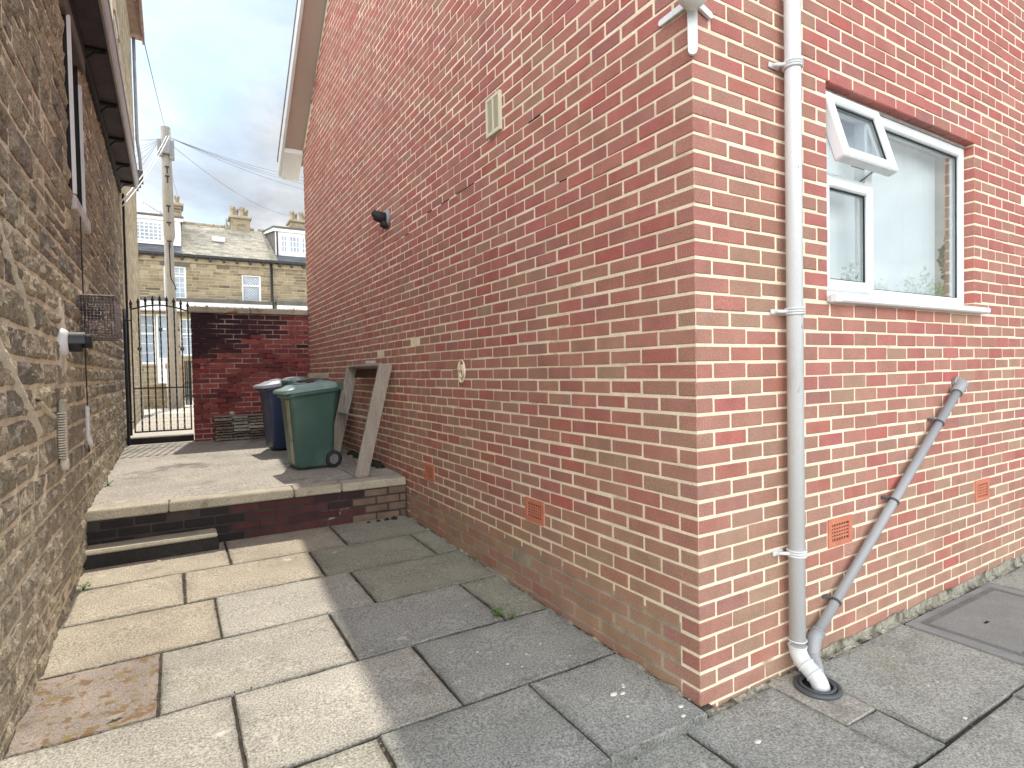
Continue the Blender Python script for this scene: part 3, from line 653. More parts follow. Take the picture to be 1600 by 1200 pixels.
# crumbly strip between slabs and the front wall
st_ = MB()
def strip(u, v):
    x = 0.02 + u * 6.8; y = -0.004 - 0.032 * v; z = -0.028 + 0.02 * (1 - v) * (0.5 + 0.8 * mnoise.noise((x * 16, y * 40, 1.3))) + 0.008 * mnoise.noise((x * 45, y * 90, 4))
    return (x, y + 0.012 * mnoise.noise((x * 9, 0, 2)) * v, z)
st_.grid(lambda u, v: (0.75 + 5.9 * u, -0.0045 - 0.003 * v + 0.002 * mnoise.noise((u * 90, v * 3, 1)), -0.03 + (0.045 + 0.04 * u + 0.018 * mnoise.noise((u * 30, 2, 0)) + 0.012 * mnoise.noise((u * 110, 5, 0))) * (1 - v)), 400, 3, smooth=False)
st_.grid(strip, 700, 7, smooth=False)
def strip2(u, v):
    y = 0.05 + u * 3.45; x = -0.004 - 0.035 * v; z = zg(y) - 0.014 + 0.028 * (1 - v) * (0.4 + mnoise.noise((y * 7, x * 30, 7.3))) + 0.010 * mnoise.noise((y * 25, x * 60, 9))
    return (x + 0.01 * mnoise.noise((y * 9, 0, 5)) * v, y, z)
st_.grid(strip2, 420, 6, smooth=False)
st_.build('mortar_fillet', pbr('fillet', (0.34, 0.31, 0.24), rough=1.0, var=0.4, vscale=14, grain=0.4, gscale=80, bump=1.0, bscale=60, bdist=0.01, spots=[((0.09, 0.085, 0.05), 8.0, 0.5, 0.64)]), None, 'structure')
# manhole cover
mh = thing('manhole_cover', 'recessed paving manhole cover in a grey metal frame by the front wall', 'manhole cover', (2.2, -0.33, -0.02))
g = MB(); X0, X1, Y0, Y1 = 1.66, 2.78, -0.64, -0.045
g.cbox((X0, Y0, -0.06), (X1, Y1, -0.020), 0.003); g.build('surround', pbr('surround', (0.27, 0.265, 0.25), rough=0.9, var=0.2, vscale=6, grain=0.3, gscale=150, bump=0.5), mh)
g = MB(); a0, a1, b0, b1 = X0 + 0.075, X1 - 0.09, Y0 + 0.075, Y1 - 0.045
for (p, q, r_, s_) in ((a0, a1, b0, b0 + 0.03), (a0, a1, b1 - 0.03, b1), (a0, a0 + 0.03, b0 + 0.03, b1 - 0.03), (a1 - 0.03, a1, b0 + 0.03, b1 - 0.03)): g.box((p, r_, -0.04), (q, s_, -0.0165))
g.build('frame', pbr('cast_frame', (0.17, 0.165, 0.15), rough=0.85, var=0.25, vscale=8, grain=0.3, bump=0.4), mh)
g = MB(); g.cbox((a0 + 0.034, b0 + 0.034, -0.04), (a1 - 0.034, b1 - 0.034, -0.0175), 0.004); g.build('cover', pbr('cover', (0.26, 0.255, 0.23), rough=0.9, var=0.15, vscale=5, grain=0.3, gscale=170, bump=0.5), mh)
g = MB(); g.cbox((2.02, -0.30, -0.0180), (2.07, -0.285, -0.0160), 0.001); g.build('key_slot', M['void'], mh)

# raised side terrace: retaining wall, coping slabs, concrete top, one step
rw = thing('retaining_wall', 'low stained brick retaining wall with pale coping edge across the alley', 'wall', (-1.2, 3.55, 0.05))
def yf(x): return 3.545 - 0.052 * x * 1.0 if x < 0 else 3.545
RA = Matrix.Translation((0, 3.56, 0)) @ Matrix.Rotation(math.atan(-0.045), 4, 'Z')
rb = MB(); rbm = MB()
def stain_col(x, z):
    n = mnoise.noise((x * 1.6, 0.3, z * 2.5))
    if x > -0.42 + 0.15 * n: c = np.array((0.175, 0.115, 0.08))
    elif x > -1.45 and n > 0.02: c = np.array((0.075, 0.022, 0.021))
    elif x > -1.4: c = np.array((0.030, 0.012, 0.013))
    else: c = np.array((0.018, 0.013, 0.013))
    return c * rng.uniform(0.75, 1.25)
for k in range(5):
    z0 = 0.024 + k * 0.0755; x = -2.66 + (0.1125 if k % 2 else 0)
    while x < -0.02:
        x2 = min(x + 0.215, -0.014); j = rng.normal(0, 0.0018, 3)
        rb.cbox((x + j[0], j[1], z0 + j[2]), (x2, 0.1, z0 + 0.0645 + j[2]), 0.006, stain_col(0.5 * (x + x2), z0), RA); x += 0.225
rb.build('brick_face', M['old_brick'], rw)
rbm.box((-2.66, 0.004, 0.0), (-0.012, 0.11, 0.40), mtx=RA); rbm.build('joints', M['wet_mortar'], rw)
xs = [-2.66, -1.98, -1.03, -0.62, -0.012]
for i in range(len(xs) - 1):
    cp = MB(); cp.cbox((xs[i] + 0.003, -0.022 + random.uniform(-0.003, 0.003), 0.401), (xs[i + 1] - 0.003, 0.165, 0.478 + random.uniform(-0.002, 0.002)), 0.010, mtx=RA); cp.build('coping_slab', M['coping'], rw)
def zt(y): return 0.474 + (y - 3.7) * 0.0125
tr = MB()
def terr(u, v):
    y = 3.70 + v * 4.42; x = -2.66 + u * 2.655
    if v == 0: y = (RA @ Vector((x, 0.16, 0))).y
    return (x, y, zt(y) + 0.004 * mnoise.noise((x * 2, y * 2, 0)))
tr.grid(terr, 40, 70, smooth=True); tr.build('terrace_floor', M['concrete'], None, 'structure')
tbk = MB(); tbk.box((-2.66, 3.80, 0.0), (-0.015, 8.3, 0.44)); tbk.build('terrace_base', M['soil'], None, 'structure')
sp = thing('stone_step', 'single blackened stone step with pale worn tread below the terrace', 'step', (-2.1, 3.5, 0.07))
g = MB(); g.cbox((-2.60, 3.425, 0.0), (-1.640, 3.64, 0.196), 0.012); g.build('riser', M['black_stain'], sp)
g = MB(); g.cbox((-2.60, 3.432, 0.190), (-1.646, 3.64, 0.226), 0.014); g.build('tread', M['coping'], sp)

# ------------------------------------------------------------------ stone walls
def stones(mb, plane_x, y0, y1, z0, z1, hmin, hmax, lmin, lmax, relief, colf, nx=7, nz=5, gap=0.008, holes=(), sign=1, axis=0, depth=0.05, seed=0, dark=None):
    """rock-faced coursed rubble on the plane x = plane_x (axis 0) or y = plane_x (axis 1), facing sign"""
    z = z0; q = random.Random(seed)
    while z < z1 - 0.03:
        h = min(q.uniform(hmin, hmax), z1 - z)
        if z1 - z - h < 0.05: h = z1 - z
        y = y0 - q.uniform(0, lmax * 0.5)
        while y < y1:
            l = q.uniform(lmin, lmax); a, b = max(y, y0), min(y + l, y1); y += l
            if b - a < 0.04: continue
            segs = [(a, b)]
            for (ha, hb, hz0, hz1) in holes:
                if z + h <= hz0 + 0.02 or z >= hz1 - 0.02: continue
                ns = []
                for (p, r) in segs:
                    if r <= ha or p >= hb: ns.append((p, r)); continue
                    if p < ha: ns.append((p, ha))
                    if r > hb: ns.append((hb, r))
                segs = ns
            for (a, b) in segs:
                if b - a < 0.04: continue
                rows = [(z, z + h)] if (h < 0.15 or q.random() < 0.75) else [(z, z + h * 0.5), (z + h * 0.5, z + h)]
                for (za, zb) in rows:
                    g_ = gap * q.uniform(0.6, 1.5); pr = q.uniform(0.55, 1.1) * relief; sd = q.uniform(0, 90); tx = q.uniform(-.4, .4); tzz = q.uniform(-.4, .4)
                    V = []
                    wob = [q.uniform(-0.010, 0.010) * min(1, (b - a) / 0.15) * (relief > 0.008) for _ in range(8)]
                    for j in range(nz + 1):
                        for i in range(nx + 1):
                            s, t = i / nx, j / nz
                            es, et = 0.009 / (b - a), 0.009 / (zb - za)
                            s = 0 if i == 0 else 1 if i == nx else es + (1 - 2 * es) * (i - 1) / (nx - 2) if nx > 2 else s
                            t = 0 if j == 0 else 1 if j == nz else et + (1 - 2 * et) * (j - 1) / (nz - 2) if nz > 2 else t
                            yl = a + g_ + wob[0] * (1 - t) + wob[1] * t; yr = b - g_ + wob[2] * (1 - t) + wob[3] * t
                            zl = za + g_ + wob[4] * (1 - s) * 0.6 + wob[5] * s * 0.6; zh = zb - g_ + wob[6] * (1 - s) * 0.6 + wob[7] * s * 0.6
                            yy = yl + (yr - yl) * s; z_ = zl + (zh - zl) * t
                            e = min(1, 3.2 * min(s * (b - a), (1 - s) * (b - a), t * (zb - za), (1 - t) * (zb - za)) / min(0.10, zb - za))
                            d = pr * (0.5 + 0.5 * e) * (0.75 + tx * (s - .5) + tzz * (t - .5))
                            d += relief * 0.55 * mnoise.noise((yy * 11 + sd, z_ * 13, sd)) * e + relief * 0.35 * mnoise.noise((yy * 27 + sd, z_ * 31, 3 + sd)) * e
                            if i in (0, nx) or j in (0, nz): d = -0.012 if nx > 2 else -0.004
                            V.append((plane_x + sign * d, yy, z_) if axis == 0 else (yy, plane_x + sign * d, z_))
                    F = [[j * (nx + 1) + i, j * (nx + 1) + i + 1, (j + 1) * (nx + 1) + i + 1, (j + 1) * (nx + 1) + i] for j in range(nz) for i in range(nx)]
                    if (axis == 0) != (sign > 0): F = [f[::-1] for f in F]
                    mb.add(V, F, colf(q, 0.5 * (a + b), za), relief < 0.008)
        z += h
def stone_col(q, y, z):
    base = [(0.30, 0.26, 0.18), (0.265, 0.225, 0.16), (0.23, 0.20, 0.15), (0.33, 0.285, 0.195), (0.26, 0.22, 0.155), (0.19, 0.165, 0.13)][q.randrange(6)]
    c = np.array(base) * q.uniform(1.1, 1.5); w = max(0.0, min(1.0, (1.25 - z) * 1.3)) * max(0.0, min(1.0, 0.55 + mnoise.noise((y * 0.9, z * 1.4, 2)))) * (1 if y < 3.6 else 0.4)
    return c * (1 - 0.5 * w) + np.array((0.50, 0.43, 0.31)) * 0.5 * w     # worn limewash low down
shs = thing('stone_house', 'dark coursed stone building with low black eaves along the left of the alley', 'house', (-2.52, 0, 0))
SWIN = (3.43, 4.24, 2.76, 4.07)
SX = -2.525; SY0, SY1 = -1.0, 8.43
g = MB()
stones(g, SX, 0.9, SY1, 0.0, 4.28, 0.125, 0.180, 0.17, 0.40, 0.028, stone_col, 9, 7, 0.0068, [SWIN], seed=3)
stones(g, SX, SY0, 0.9, 0.0, 4.28, 0.125, 0.180, 0.2, 0.42, 0.026, stone_col, 4, 4, 0.0065, seed=5)
g.build('wall', M['stone'], shs)
g = MB(); t0 = SX - 0.003
def mortar_panel(a, b, za, zb):
    n1 = max(2, int((b - a) / 0.06)); n2 = max(2, int((zb - za) / 0.06))
    g.grid(lambda u, v: (t0 + 0.0085 + 0.005 * mnoise.noise((0, (a + (b - a) * u) * 8, (za + (zb - za) * v) * 8)), a + (b - a) * u, za + (zb - za) * v), n1, n2)
mortar_panel(SY0, SWIN[0], -0.1, 4.34); mortar_panel(SWIN[1], SY1, -0.1, 4.34); mortar_panel(SWIN[0], SWIN[1], -0.1, SWIN[2]); mortar_panel(SWIN[0], SWIN[1], SWIN[3], 4.34)
g.build('pointing', M['stone_mortar'], shs)
g = MB()
for (a, b, za, zb) in ((SY0, SWIN[0], -0.3, 4.34), (SWIN[1], SY1, -0.3, 4.34), (SWIN[0], SWIN[1], -0.3, SWIN[2]), (SWIN[0], SWIN[1], SWIN[3], 4.34)): g.box((SX - 0.35, a, za), (SX - 0.006, b, zb))
g.build('wall_core', M['stone_mortar'], shs)
# diagonal mortar repairs
g = MB()
for (p, q_, w) in (((1.15, 1.70), (2.02, 1.22), 0.045), ((1.3, 2.13), (1.95, 1.75), 0.022), ((2.0, 1.38), (2.45, 1.25), 0.015)):
    def band(u, v):
        y = p[0] + (q_[0] - p[0]) * u; z = p[1] + (q_[1] - p[1]) * u; ww = w * (0.7 + 0.8 * mnoise.noise((u * 9, w * 50, 0)) ** 2 + 0.3 * mnoise.noise((u * 22, 3, 0)))
        return (SX + 0.006 + 0.026 * math.sin(math.pi * v) + 0.008 * mnoise.noise((y * 30, z * 30, v * 3)), y, z + ww * (v - 0.5) * 2)
    g.grid(band, 40, 6)
g.grid(lambda u, v: (SX + 0.004 + 0.024 * math.sin(math.pi * u) ** 0.5 * math.sin(math.pi * v) ** 0.5 + 0.007 * mnoise.noise((u * 9, v * 20, 0)), 2.72 + 0.26 * u + 0.02 * mnoise.noise((v * 8, 0, 0)), 1.40 + 0.62 * v), 12, 26)
g.build('mortar_repair', M['render_white'], shs)
# eaves
g = MB(); g.box((SX - 0.3, SY0, 4.345), (-2.315, 8.58, 4.365)); g.build('soffit', M['dark_soffit'], shs)
g = MB(); g.box((SX + 0.012, SY0, 4.20), (SX + 0.045, 8.45, 4.344)); g.build('frieze_board', M['black_board'], shs)
g = MB()
prof = [(-2.318, 4.33), (-2.30, 4.325), (-2.285, 4.345), (-2.272, 4.40), (-2.262, 4.445), (-2.318, 4.445)]
g.prism([(p[0], p[1]) for p in prof], 1, SY0, 8.58); g.build('gutter', M['gutter'], shs)
for y in (1.6, 3.1, 4.4, 5.55, 6.55, 7.5, 8.3):
    g = MB(); g.box((SX + 0.02, y, 4.318), (-2.33, y + 0.05, 4.343)); g.tube([(SX + 0.03, y + 0.02, 4.22), (SX + 0.10, y + 0.02, 4.30), (-2.34, y + 0.02, 4.315)], 0.008, 6); g.build('bracket', M['black_board'], shs)
g = MB(); g.prism([(-2.262, 4.43), (-6.5, 6.9), (-6.5, 6.96), (-2.262, 4.49)], 1, SY0, 8.6); g.build('roof', M['dark_stone'], shs)
# stone house window
w = MB()
w.box((SX + 0.032, SWIN[0] - 0.012, SWIN[2] + 0.05), (SX + 0.054, SWIN[0] + 0.022, SWIN[3] - 0.002)); w.box((SX + 0.006, SWIN[1] - 0.040, SWIN[2] + 0.05), (SX + 0.026, SWIN[1] - 0.002, SWIN[3] - 0.16))
w.box((SX - 0.10, SWIN[0] + 0.035, SWIN[3] - 0.09), (SX - 0.06, SWIN[1] - 0.07, SWIN[3] - 0.03)); w.box((SX - 0.10, SWIN[0] + 0.035, SWIN[2] + 0.05), (SX - 0.06, SWIN[1] - 0.07, SWIN[2] + 0.11))
wo = w.build('window', M['white_paint'], shs)
w = MB(); w.box((SX - 0.052, SWIN[1] - 0.03, SWIN[2] + 0.05), (SX + 0.005, SWIN[1] - 0.003, SWIN[3] - 0.002)); w.build('jamb', M['black_board'], wo)
w = MB(); w.box((SX - 0.06, SWIN[0] - 0.004, SWIN[2] + 0.05), (SX + 0.0315, SWIN[0] + 0.022, SWIN[3] - 0.002)); w.build('jamb', M['black_board'], wo)
w = MB(); w.box((SX - 0.10, SWIN[0] + 0.03, SWIN[2] + 0.05), (SX - 0.075, SWIN[1] - 0.05, SWIN[3] - 0.02)); w.build('pane', M['dark_glass'], wo)
w = MB(); w.cbox((SX - 0.1, SWIN[0] - 0.01, SWIN[2] - 0.06), (SX + 0.052, SWIN[1] + 0.03, SWIN[2] + 0.045), 0.01); w.build('sill', pbr('sill_paint', (0.62, 0.61, 0.58), rough=0.8, var=0.25, vscale=9), wo)
w = MB(); w.cbox((SX - 0.1, SWIN[0] - 0.12, SWIN[3] - 0.01), (SX + 0.045, SWIN[1] + 0.12, SWIN[3] + 0.13), 0.01); w.build('lintel', M['dark_stone'], wo)
# black cable and white flex bits
g = MB(); cy = [(SX + 0.045, 3.66 + 0.004 * math.sin(i), 2.75 - i * 0.07) for i in range(27)]; g.tube(cy, 0.0045, 6)
tag(g.build('wall_cable', M['cable_black']), 'thin black cable running straight down the stone wall', 'cable')
g = MB(); g.tube([(SX + 0.045, 3.64, 1.04 + 0.020 * i) for i in range(13)], [0.013 + 0.004 * (i % 2) for i in range(13)], 10)
g.tube([(SX + 0.045, 3.64, 1.05), (SX + 0.055, 3.66, 1.0), (SX + 0.045, 3.70, 0.96)], 0.018, 10)
tag(g.build('cable_conduit', M['cable_white']), 'short white ribbed conduit at the foot of the black cable', 'conduit')
g2 = thing('vent_duct', 'beige ribbed plastic strip fixed low on the stone wall', 'vent', (SX, 2.62, 1.1))
g = MB()
for i in range(18): g.cbox((SX + 0.012, 2.565, 1.015 + i * 0.0155), (SX + 0.050, 2.615, 1.024 + i * 0.0155), 0.002)
g.build('ribs', M['render_white'], g2)
g = MB(); g.cbox((SX + 0.012, 2.617, 0.99), (SX + 0.045, 2.70, 1.36), 0.006); g.build('trunking', pbr('trunking', (0.42, 0.39, 0.31), rough=0.7, var=0.12), g2)
g = MB(); g.tube([(SX + 0.02, 2.60, 0.975), (SX + 0.055, 2.60, 0.975)], [0.04, 0.033], 14); g.build('end_plug', M['render_white'], g2)
# boiler flue with cowl
bf = thing('boiler_flue', 'black boiler flue with white collar sticking out of the stone wall', 'flue', (SX, 3.02, 1.72))
FY, FZ = 2.80, 1.715
g = MB(); g.tube([(SX - 0.0, FY, FZ), (SX + 0.04, FY, FZ), (SX + 0.055, FY, FZ)], [0.095, 0.080, 0.066], 20); g.build('collar', M['white_paint'], bf)
g = MB(); g.tube([(SX + 0.05, FY, FZ), (SX + 0.12, FY, FZ)], 0.060, 24); g.tube([(SX + 0.115, FY + 0.01, FZ + 0.008), (SX + 0.170, FY + 0.012, FZ + 0.010)], [0.045, 0.045], 20); g.build('pipe', M['rubber'], bf)
g = MB(); g.grid(lambda u, v: (SX + 0.05 + 0.09 * v, FY + 0.064 * math.cos(math.pi * (u * 1.1 - 0.05)), FZ + 0.064 * math.sin(math.pi * (u * 1.1 - 0.05))), 16, 3); g.build('cowl', M['pvc_dark'], bf)
# wire cage over second flue
cg = thing('flue_guard', 'wire mesh guard cage over a dark flue on the stone wall', 'flue guard', (SX, 4.1, 2.0))
CY0, CY1, CZ0, CZ1, CD = 3.62, 4.15, 1.80, 2.115, 0.24
g = MB()
def wire(*pts, r=0.0042): g.tube(pts, r, 5)
ny, nzz, nd = 22, 15, 11
for i in range(ny + 1):
    y = CY0 + (CY1 - CY0) * i / ny; wire((SX, y, CZ0), (SX + CD * 0.86, y, CZ0), (SX + CD, y, CZ0 + 0.03), (SX + CD, y, CZ1 - 0.03), (SX + CD * 0.86, y, CZ1), (SX, y, CZ1), r=0.0035)
for i in range(nzz + 1):
    z = CZ0 + (CZ1 - CZ0) * i / nzz; wire((SX, CY0, z), (SX + CD, CY0, z), (SX + CD, CY1, z), (SX, CY1, z), r=0.0035)
for i in range(1, nd):
    x = SX + CD * i / nd; wire((x, CY0, CZ0), (x, CY0, CZ1), (x, CY1, CZ1), (x, CY1, CZ0), (x, CY0, CZ0), r=0.0035)
g.build('mesh', M['cage'], cg)
g = MB(); g.tube([(SX, 3.88, 2.0), (SX + 0.13, 3.88, 2.0)], 0.05, 18); g.tube([(SX + 0.13, 3.88, 2.0), (SX + 0.145, 3.88, 2.0)], 0.058, 18); g.build('flue', M['flue_dark'], cg)
g = MB(); g.cbox((SX + 0.0, CY0 - 0.01, CZ1 - 0.004), (SX + CD, CY1, CZ1 + 0.004), 0.002); g.build('top_plate', pbr('plate', (0.50, 0.46, 0.42), rough=0.8, var=0.5, vscale=40), cg)

# taller paler stone building beyond
b2 = thing('tall_stone_building', 'tall pale stone building beyond the gate on the left', 'building', (-2.5, 11, 0.6))
BX = -2.505; WB2 = (8.55, 9.15, 5.55, 6.85)
def pale_col(q, y, z):
    base = [(0.40, 0.33, 0.22), (0.36, 0.295, 0.20), (0.44, 0.37, 0.26), (0.33, 0.27, 0.185), (0.38, 0.30, 0.195)][q.randrange(5)]
    return np.array(base) * q.uniform(0.9, 1.1)
g = MB(); stones(g, BX, 8.44, 13.9, 0.5, 9.3, 0.10, 0.14, 0.18, 0.40, 0.012, pale_col, 3, 3, 0.007, [WB2], seed=9); g.build('wall', M['pale_stone'], b2)
g = MB(); 
for (a, b, za, zb) in ((8.44, WB2[0], 0.3, 9.3), (WB2[1], 13.9, 0.3, 9.3), (WB2[0], WB2[1], 0.3, WB2[2]), (WB2[0], WB2[1], WB2[3], 9.3)): g.box((BX - 0.4, a, za), (BX, b, zb))
g.box((-9, 13.6, 0.3), (BX - 0.4, 13.9, 9.3)); g.box((-9, 8.44, 4.3), (BX - 0.4, 8.7, 9.3)); g.build('wall_core', M['pale_mortar'], b2)
g = MB(); g.box((BX - 0.1, WB2[0] - 0.1, WB2[3]), (BX + 0.03, WB2[1] + 0.25, WB2[3] + 0.2)); g.build('lintel', M['lintel'], b2)
g = MB(); g.box((BX - 0.10, WB2[0], WB2[3] - 0.07), (BX + 0.012, WB2[1], WB2[3])); g.box((BX - 0.10, WB2[1] - 0.06, WB2[2]), (BX - 0.03, WB2[1], WB2[3] - 0.07)); w2 = g.build('window', M['white_paint'], b2)
g = MB(); g.box((BX - 0.14, WB2[0], WB2[2]), (BX - 0.11, WB2[1], WB2[3])); g.build('pane', M['dark_glass'], w2)
g = MB(); g.box((BX + 0.0, 8.3, 9.28), (BX + 0.26, 14.1, 9.34)); g.box((BX + 0.22, 8.3, 9.20), (BX + 0.27, 14.1, 9.42)); g.build('eaves', pbr('eaves', (0.30, 0.20, 0.16), var=0.3), b2)
g = MB(); g.prism([(BX + 0.27, 9.40), (-6.5, 12.6), (-6.5, 12.7), (BX + 0.27, 9.46)], 1, 8.3, 14.1); g.build('roof', M['dark_stone'], b2)
g = MB(); g.tube([(BX + 0.06, 13.86, 9.2), (BX + 0.06, 13.86, 6.9), (BX + 0.10, 13.88, 6.5), (BX + 0.11, 13.88, 6.25)], 0.034, 10); g.build('downpipe', M['galv'], b2)
g = MB(); g.box((BX, 13.84, 5.95), (BX + 0.15, 14.02, 6.22)); g.box((BX, 13.84, 5.86), (BX + 0.10, 14.02, 5.95)); g.box((BX, 13.84, 5.78), (BX + 0.05, 14.02, 5.86)); g.build('corbel', M['dark_stone'], b2)
g = MB(); g.tube([(BX + 0.04, 8.47, 0.62), (BX + 0.04, 8.47, 4.2)], 0.016, 10); g.build('drainpipe', M['black_board'], b2)

# ------------------------------------------------------------------ garden wall and iron gate
gw = thing('garden_wall', 'dark red brick garden wall with black damp stains beside the iron gate', 'wall', (-0.83, 8.03, 0.5))
def gw_col(z):
    return np.array([(0.20, 0.035, 0.035), (0.24, 0.045, 0.04), (0.16, 0.03, 0.032), (0.27, 0.06, 0.05)][rng.integers(4)]) * rng.uniform(0.85, 1.15)
g = MB(); GY0 = 7.93
nzc = 26
for k in range(nzc):
    z0 = 0.49 + k * 0.0745; x = -1.66 - (0.1125 if k % 2 else 0)
    while x < -0.01:
        a, b = max(x, -1.66), min(x + 0.215, -0.008); x += 0.225
        if b - a < 0.03: continue
        xc = 0.5 * (a + b); c = gw_col(z0)
        # damp black stain spreading down from the top left of the wall
        s = (2.43 - z0) / 0.95 + (xc + 1.66) / 2.0 + 0.55 * mnoise.noise((xc * 2.2, z0 * 2.2, 5))
        if s < 0.85: c = c * (0.10 + 0.35 * max(0, s - 0.35)) + np.array((0.004, 0.0, 0.006))
        if 0.9 > mnoise.noise((xc * 5, z0 * 7, 1)) > 0.62: c = c * 0.2
        j = rng.normal(0, 0.0018, 3)
        g.cbox((a + j[0], GY0 + j[1], z0 + j[2]), (b + j[0], GY0 + 0.2, z0 + 0.064 + j[2]), 0.006, c)
g.build('brickwork', M['old_brick'], gw)
g = MB(); g.box((-1.655, GY0 + 0.005, 0.40), (-0.01, GY0 + 0.195, 2.43)); g.build('joints', M['old_mortar'], gw)
g = MB()
g.cbox((-1.69, GY0 - 0.045, 2.432), (-0.86, GY0 + 0.245, 2.520), 0.012); g.cbox((-0.855, GY0 - 0.045, 2.434), (-0.006, GY0 + 0.245, 2.522), 0.012)
g.build('coping', M['wall_coping'], gw)
lf = MB()
for i in range(420):
    x = random.uniform(-1.66, -0.05); y = random.uniform(GY0 - 0.03, GY0 + 0.2); z = 2.523 + random.uniform(0, 0.022) * (0.6 + 0.8 * mnoise.noise((x * 6, 0, 0)))
    a = random.uniform(0, 6.3); d = Vector((math.cos(a), math.sin(a), random.uniform(-0.3, 0.5))) * random.uniform(0.012, 0.03); e = Vector((-d.y, d.x, 0.3 * d.z)) * 0.6
    p = Vector((x, y, z)); lf.add([tuple(p - d), tuple(p - e), tuple(p + d), tuple(p + e)], [[0, 1, 2, 3]], random.choice([(0.34, 0.13, 0.05), (0.26, 0.10, 0.05), (0.42, 0.25, 0.12), (0.5, 0.4, 0.3)]))
lfo = lf.build('leaf_litter', M['hedge_leaf']); lfo['kind'] = 'stuff'; tag(lfo, 'brown dead leaves lying along the garden wall coping', 'leaves')
# threshold under gate
th_ = MB(); th_.cbox((-2.50, 8.10, 0.40), (-1.665, 8.62, 0.632), 0.012); tag(th_.build('gate_threshold', pbr('threshold', (0.56, 0.52, 0.44), rough=0.9, var=0.15, grain=0.2, bump=0.5)), 'raised concrete threshold slab under the iron gate', 'threshold')
th2 = MB(); th2.cbox((-2.50, 8.085, 0.40), (-1.665, 8.099, 0.612), 0.003); th2o = th2.build('riser_face', M['black_stain'], bpy.data.objects['gate_threshold'])
ig = thing('iron_gate', 'black wrought iron gate with spear tips and twisted bars', 'gate', (-2.42, 8.0, 0.62))
GYY = 8.0; bars = np.linspace(-2.395, -1.695, 9)
def arch(x): return 2.455 + 0.075 * math.sin(math.pi * (x + 2.395) / 0.70)
g = MB(); g.tube([(-2.475, GYY + 0.02, 0.50), (-2.475, GYY + 0.02, 2.46)], 0.020, 10); g.build('post', M['iron'], ig)
for i, x in enumerate(bars):
    g = MB(); zt_ = arch(x) + 0.05; r_ = 0.010 if i in (0, 8) else 0.0075; n_ = 60; pts = []; V = []
    for j in range(n_ + 1):
        z = 0.70 + (zt_ - 0.70) * j / n_; tw = 0.0 if i in (0, 8) else (0.55 * j)
        for q in range(4):
            a = math.pi / 4 + q * math.pi / 2 + tw; V.append((x + r_ * 1.35 * math.cos(a), GYY + r_ * 1.35 * math.sin(a), z))
    g.add(V, [[j * 4 + q, j * 4 + (q + 1) % 4, (j + 1) * 4 + (q + 1) % 4, (j + 1) * 4 + q] for j in range(n_) for q in range(4)])
    bo = g.build('bar', M['iron'], ig)
    g = MB(); z = zt_; g.tube([(x, GYY, z - 0.02), (x, GYY, z), (x, GYY, z + 0.03), (x, GYY, z + 0.095)], [0.010, 0.012, 0.021, 0.001], 8); g.tube([(x, GYY, z - 0.03), (x, GYY, z - 0.01)], 0.016, 8); g.build('spear_tip', M['iron'], bo)
    if i in (1, 4, 7):
        g = MB(); zz_ = 1.90 if i != 4 else 2.18; g.tube([(x, GYY, zz_ - 0.035), (x, GYY, zz_ - 0.015), (x, GYY, zz_ + 0.015), (x, GYY, zz_ + 0.035)], [0.009, 0.026, 0.026, 0.009], 10); g.build('knot', M['brass_knot'], bo)
g = MB(); g.tube([(-2.395 + 0.70 * i / 16, GYY - 0.004, arch(-2.395 + 0.70 * i / 16)) for i in range(17)], 0.011, 6); g.build('arch_rail', M['iron'], ig)
g = MB(); g.box((-2.395, GYY - 0.013, 1.325), (-1.695, GYY + 0.013, 1.345)); g.build('middle_rail', M['iron'], ig)
g = MB(); g.box((-2.395, GYY - 0.013, 0.70), (-1.695, GYY + 0.013, 0.722)); g.build('bottom_rail', M['iron'], ig)
for z in (0.86, 2.30):
    g = MB(); g.tube([(-2.475, GYY + 0.01, z), (-2.395, GYY, z)], 0.010, 8); g.tube([(-2.44, GYY, z - 0.03), (-2.44, GYY, z + 0.03)], 0.012, 8); g.build('hinge', M['iron'], ig)
g = MB()
for i in range(22):       # light wire netting tied to the lower half
    z = 0.74 + i * 0.05
    if z < 1.32: g.tube([(-2.39, GYY + 0.012, z), (-1.70, GYY + 0.012, z)], 0.0012, 4)
for i in range(24): x = -2.38 + i * 0.029; g.tube([(x, GYY + 0.013, 0.73), (x, GYY + 0.013, 1.32)], 0.0011, 4)
g.build('wire_netting', M['galv'], ig)
ch = thing('padlocked_chain', 'rusty chain with red padlock between gate and garden wall', 'chain', (-1.55, 7.92, 1.68))
g = MB(); k = 17
for i in range(k):
    t = i / (k - 1); x = -1.70 + 0.33 * t; z = 1.72 - 0.085 * math.sin(math.pi * min(1, t * 1.05)) + 0.02 * t; g.ring((x, GY0 - 0.03 - 0.01 * (i % 2), z), ((0, 1, 0.2) if i % 2 else (0.2, 0.3, 1)), 0.013, 0.0042, 10, 5)
g.build('links', M['chain'], ch)
g = MB(); g.cbox((-1.565, GY0 - 0.055, 1.59), (-1.515, GY0 - 0.03, 1.635), 0.006); pl = g.build('padlock', M['red_plastic'], ch)
g = MB(); g.tube([(-1.555, GY0 - 0.042, 1.632), (-1.555, GY0 - 0.042, 1.66), (-1.54, GY0 - 0.042, 1.672), (-1.525, GY0 - 0.042, 1.66), (-1.525, GY0 - 0.042, 1.632)], 0.004, 6); g.build('shackle', M['galv'], pl)
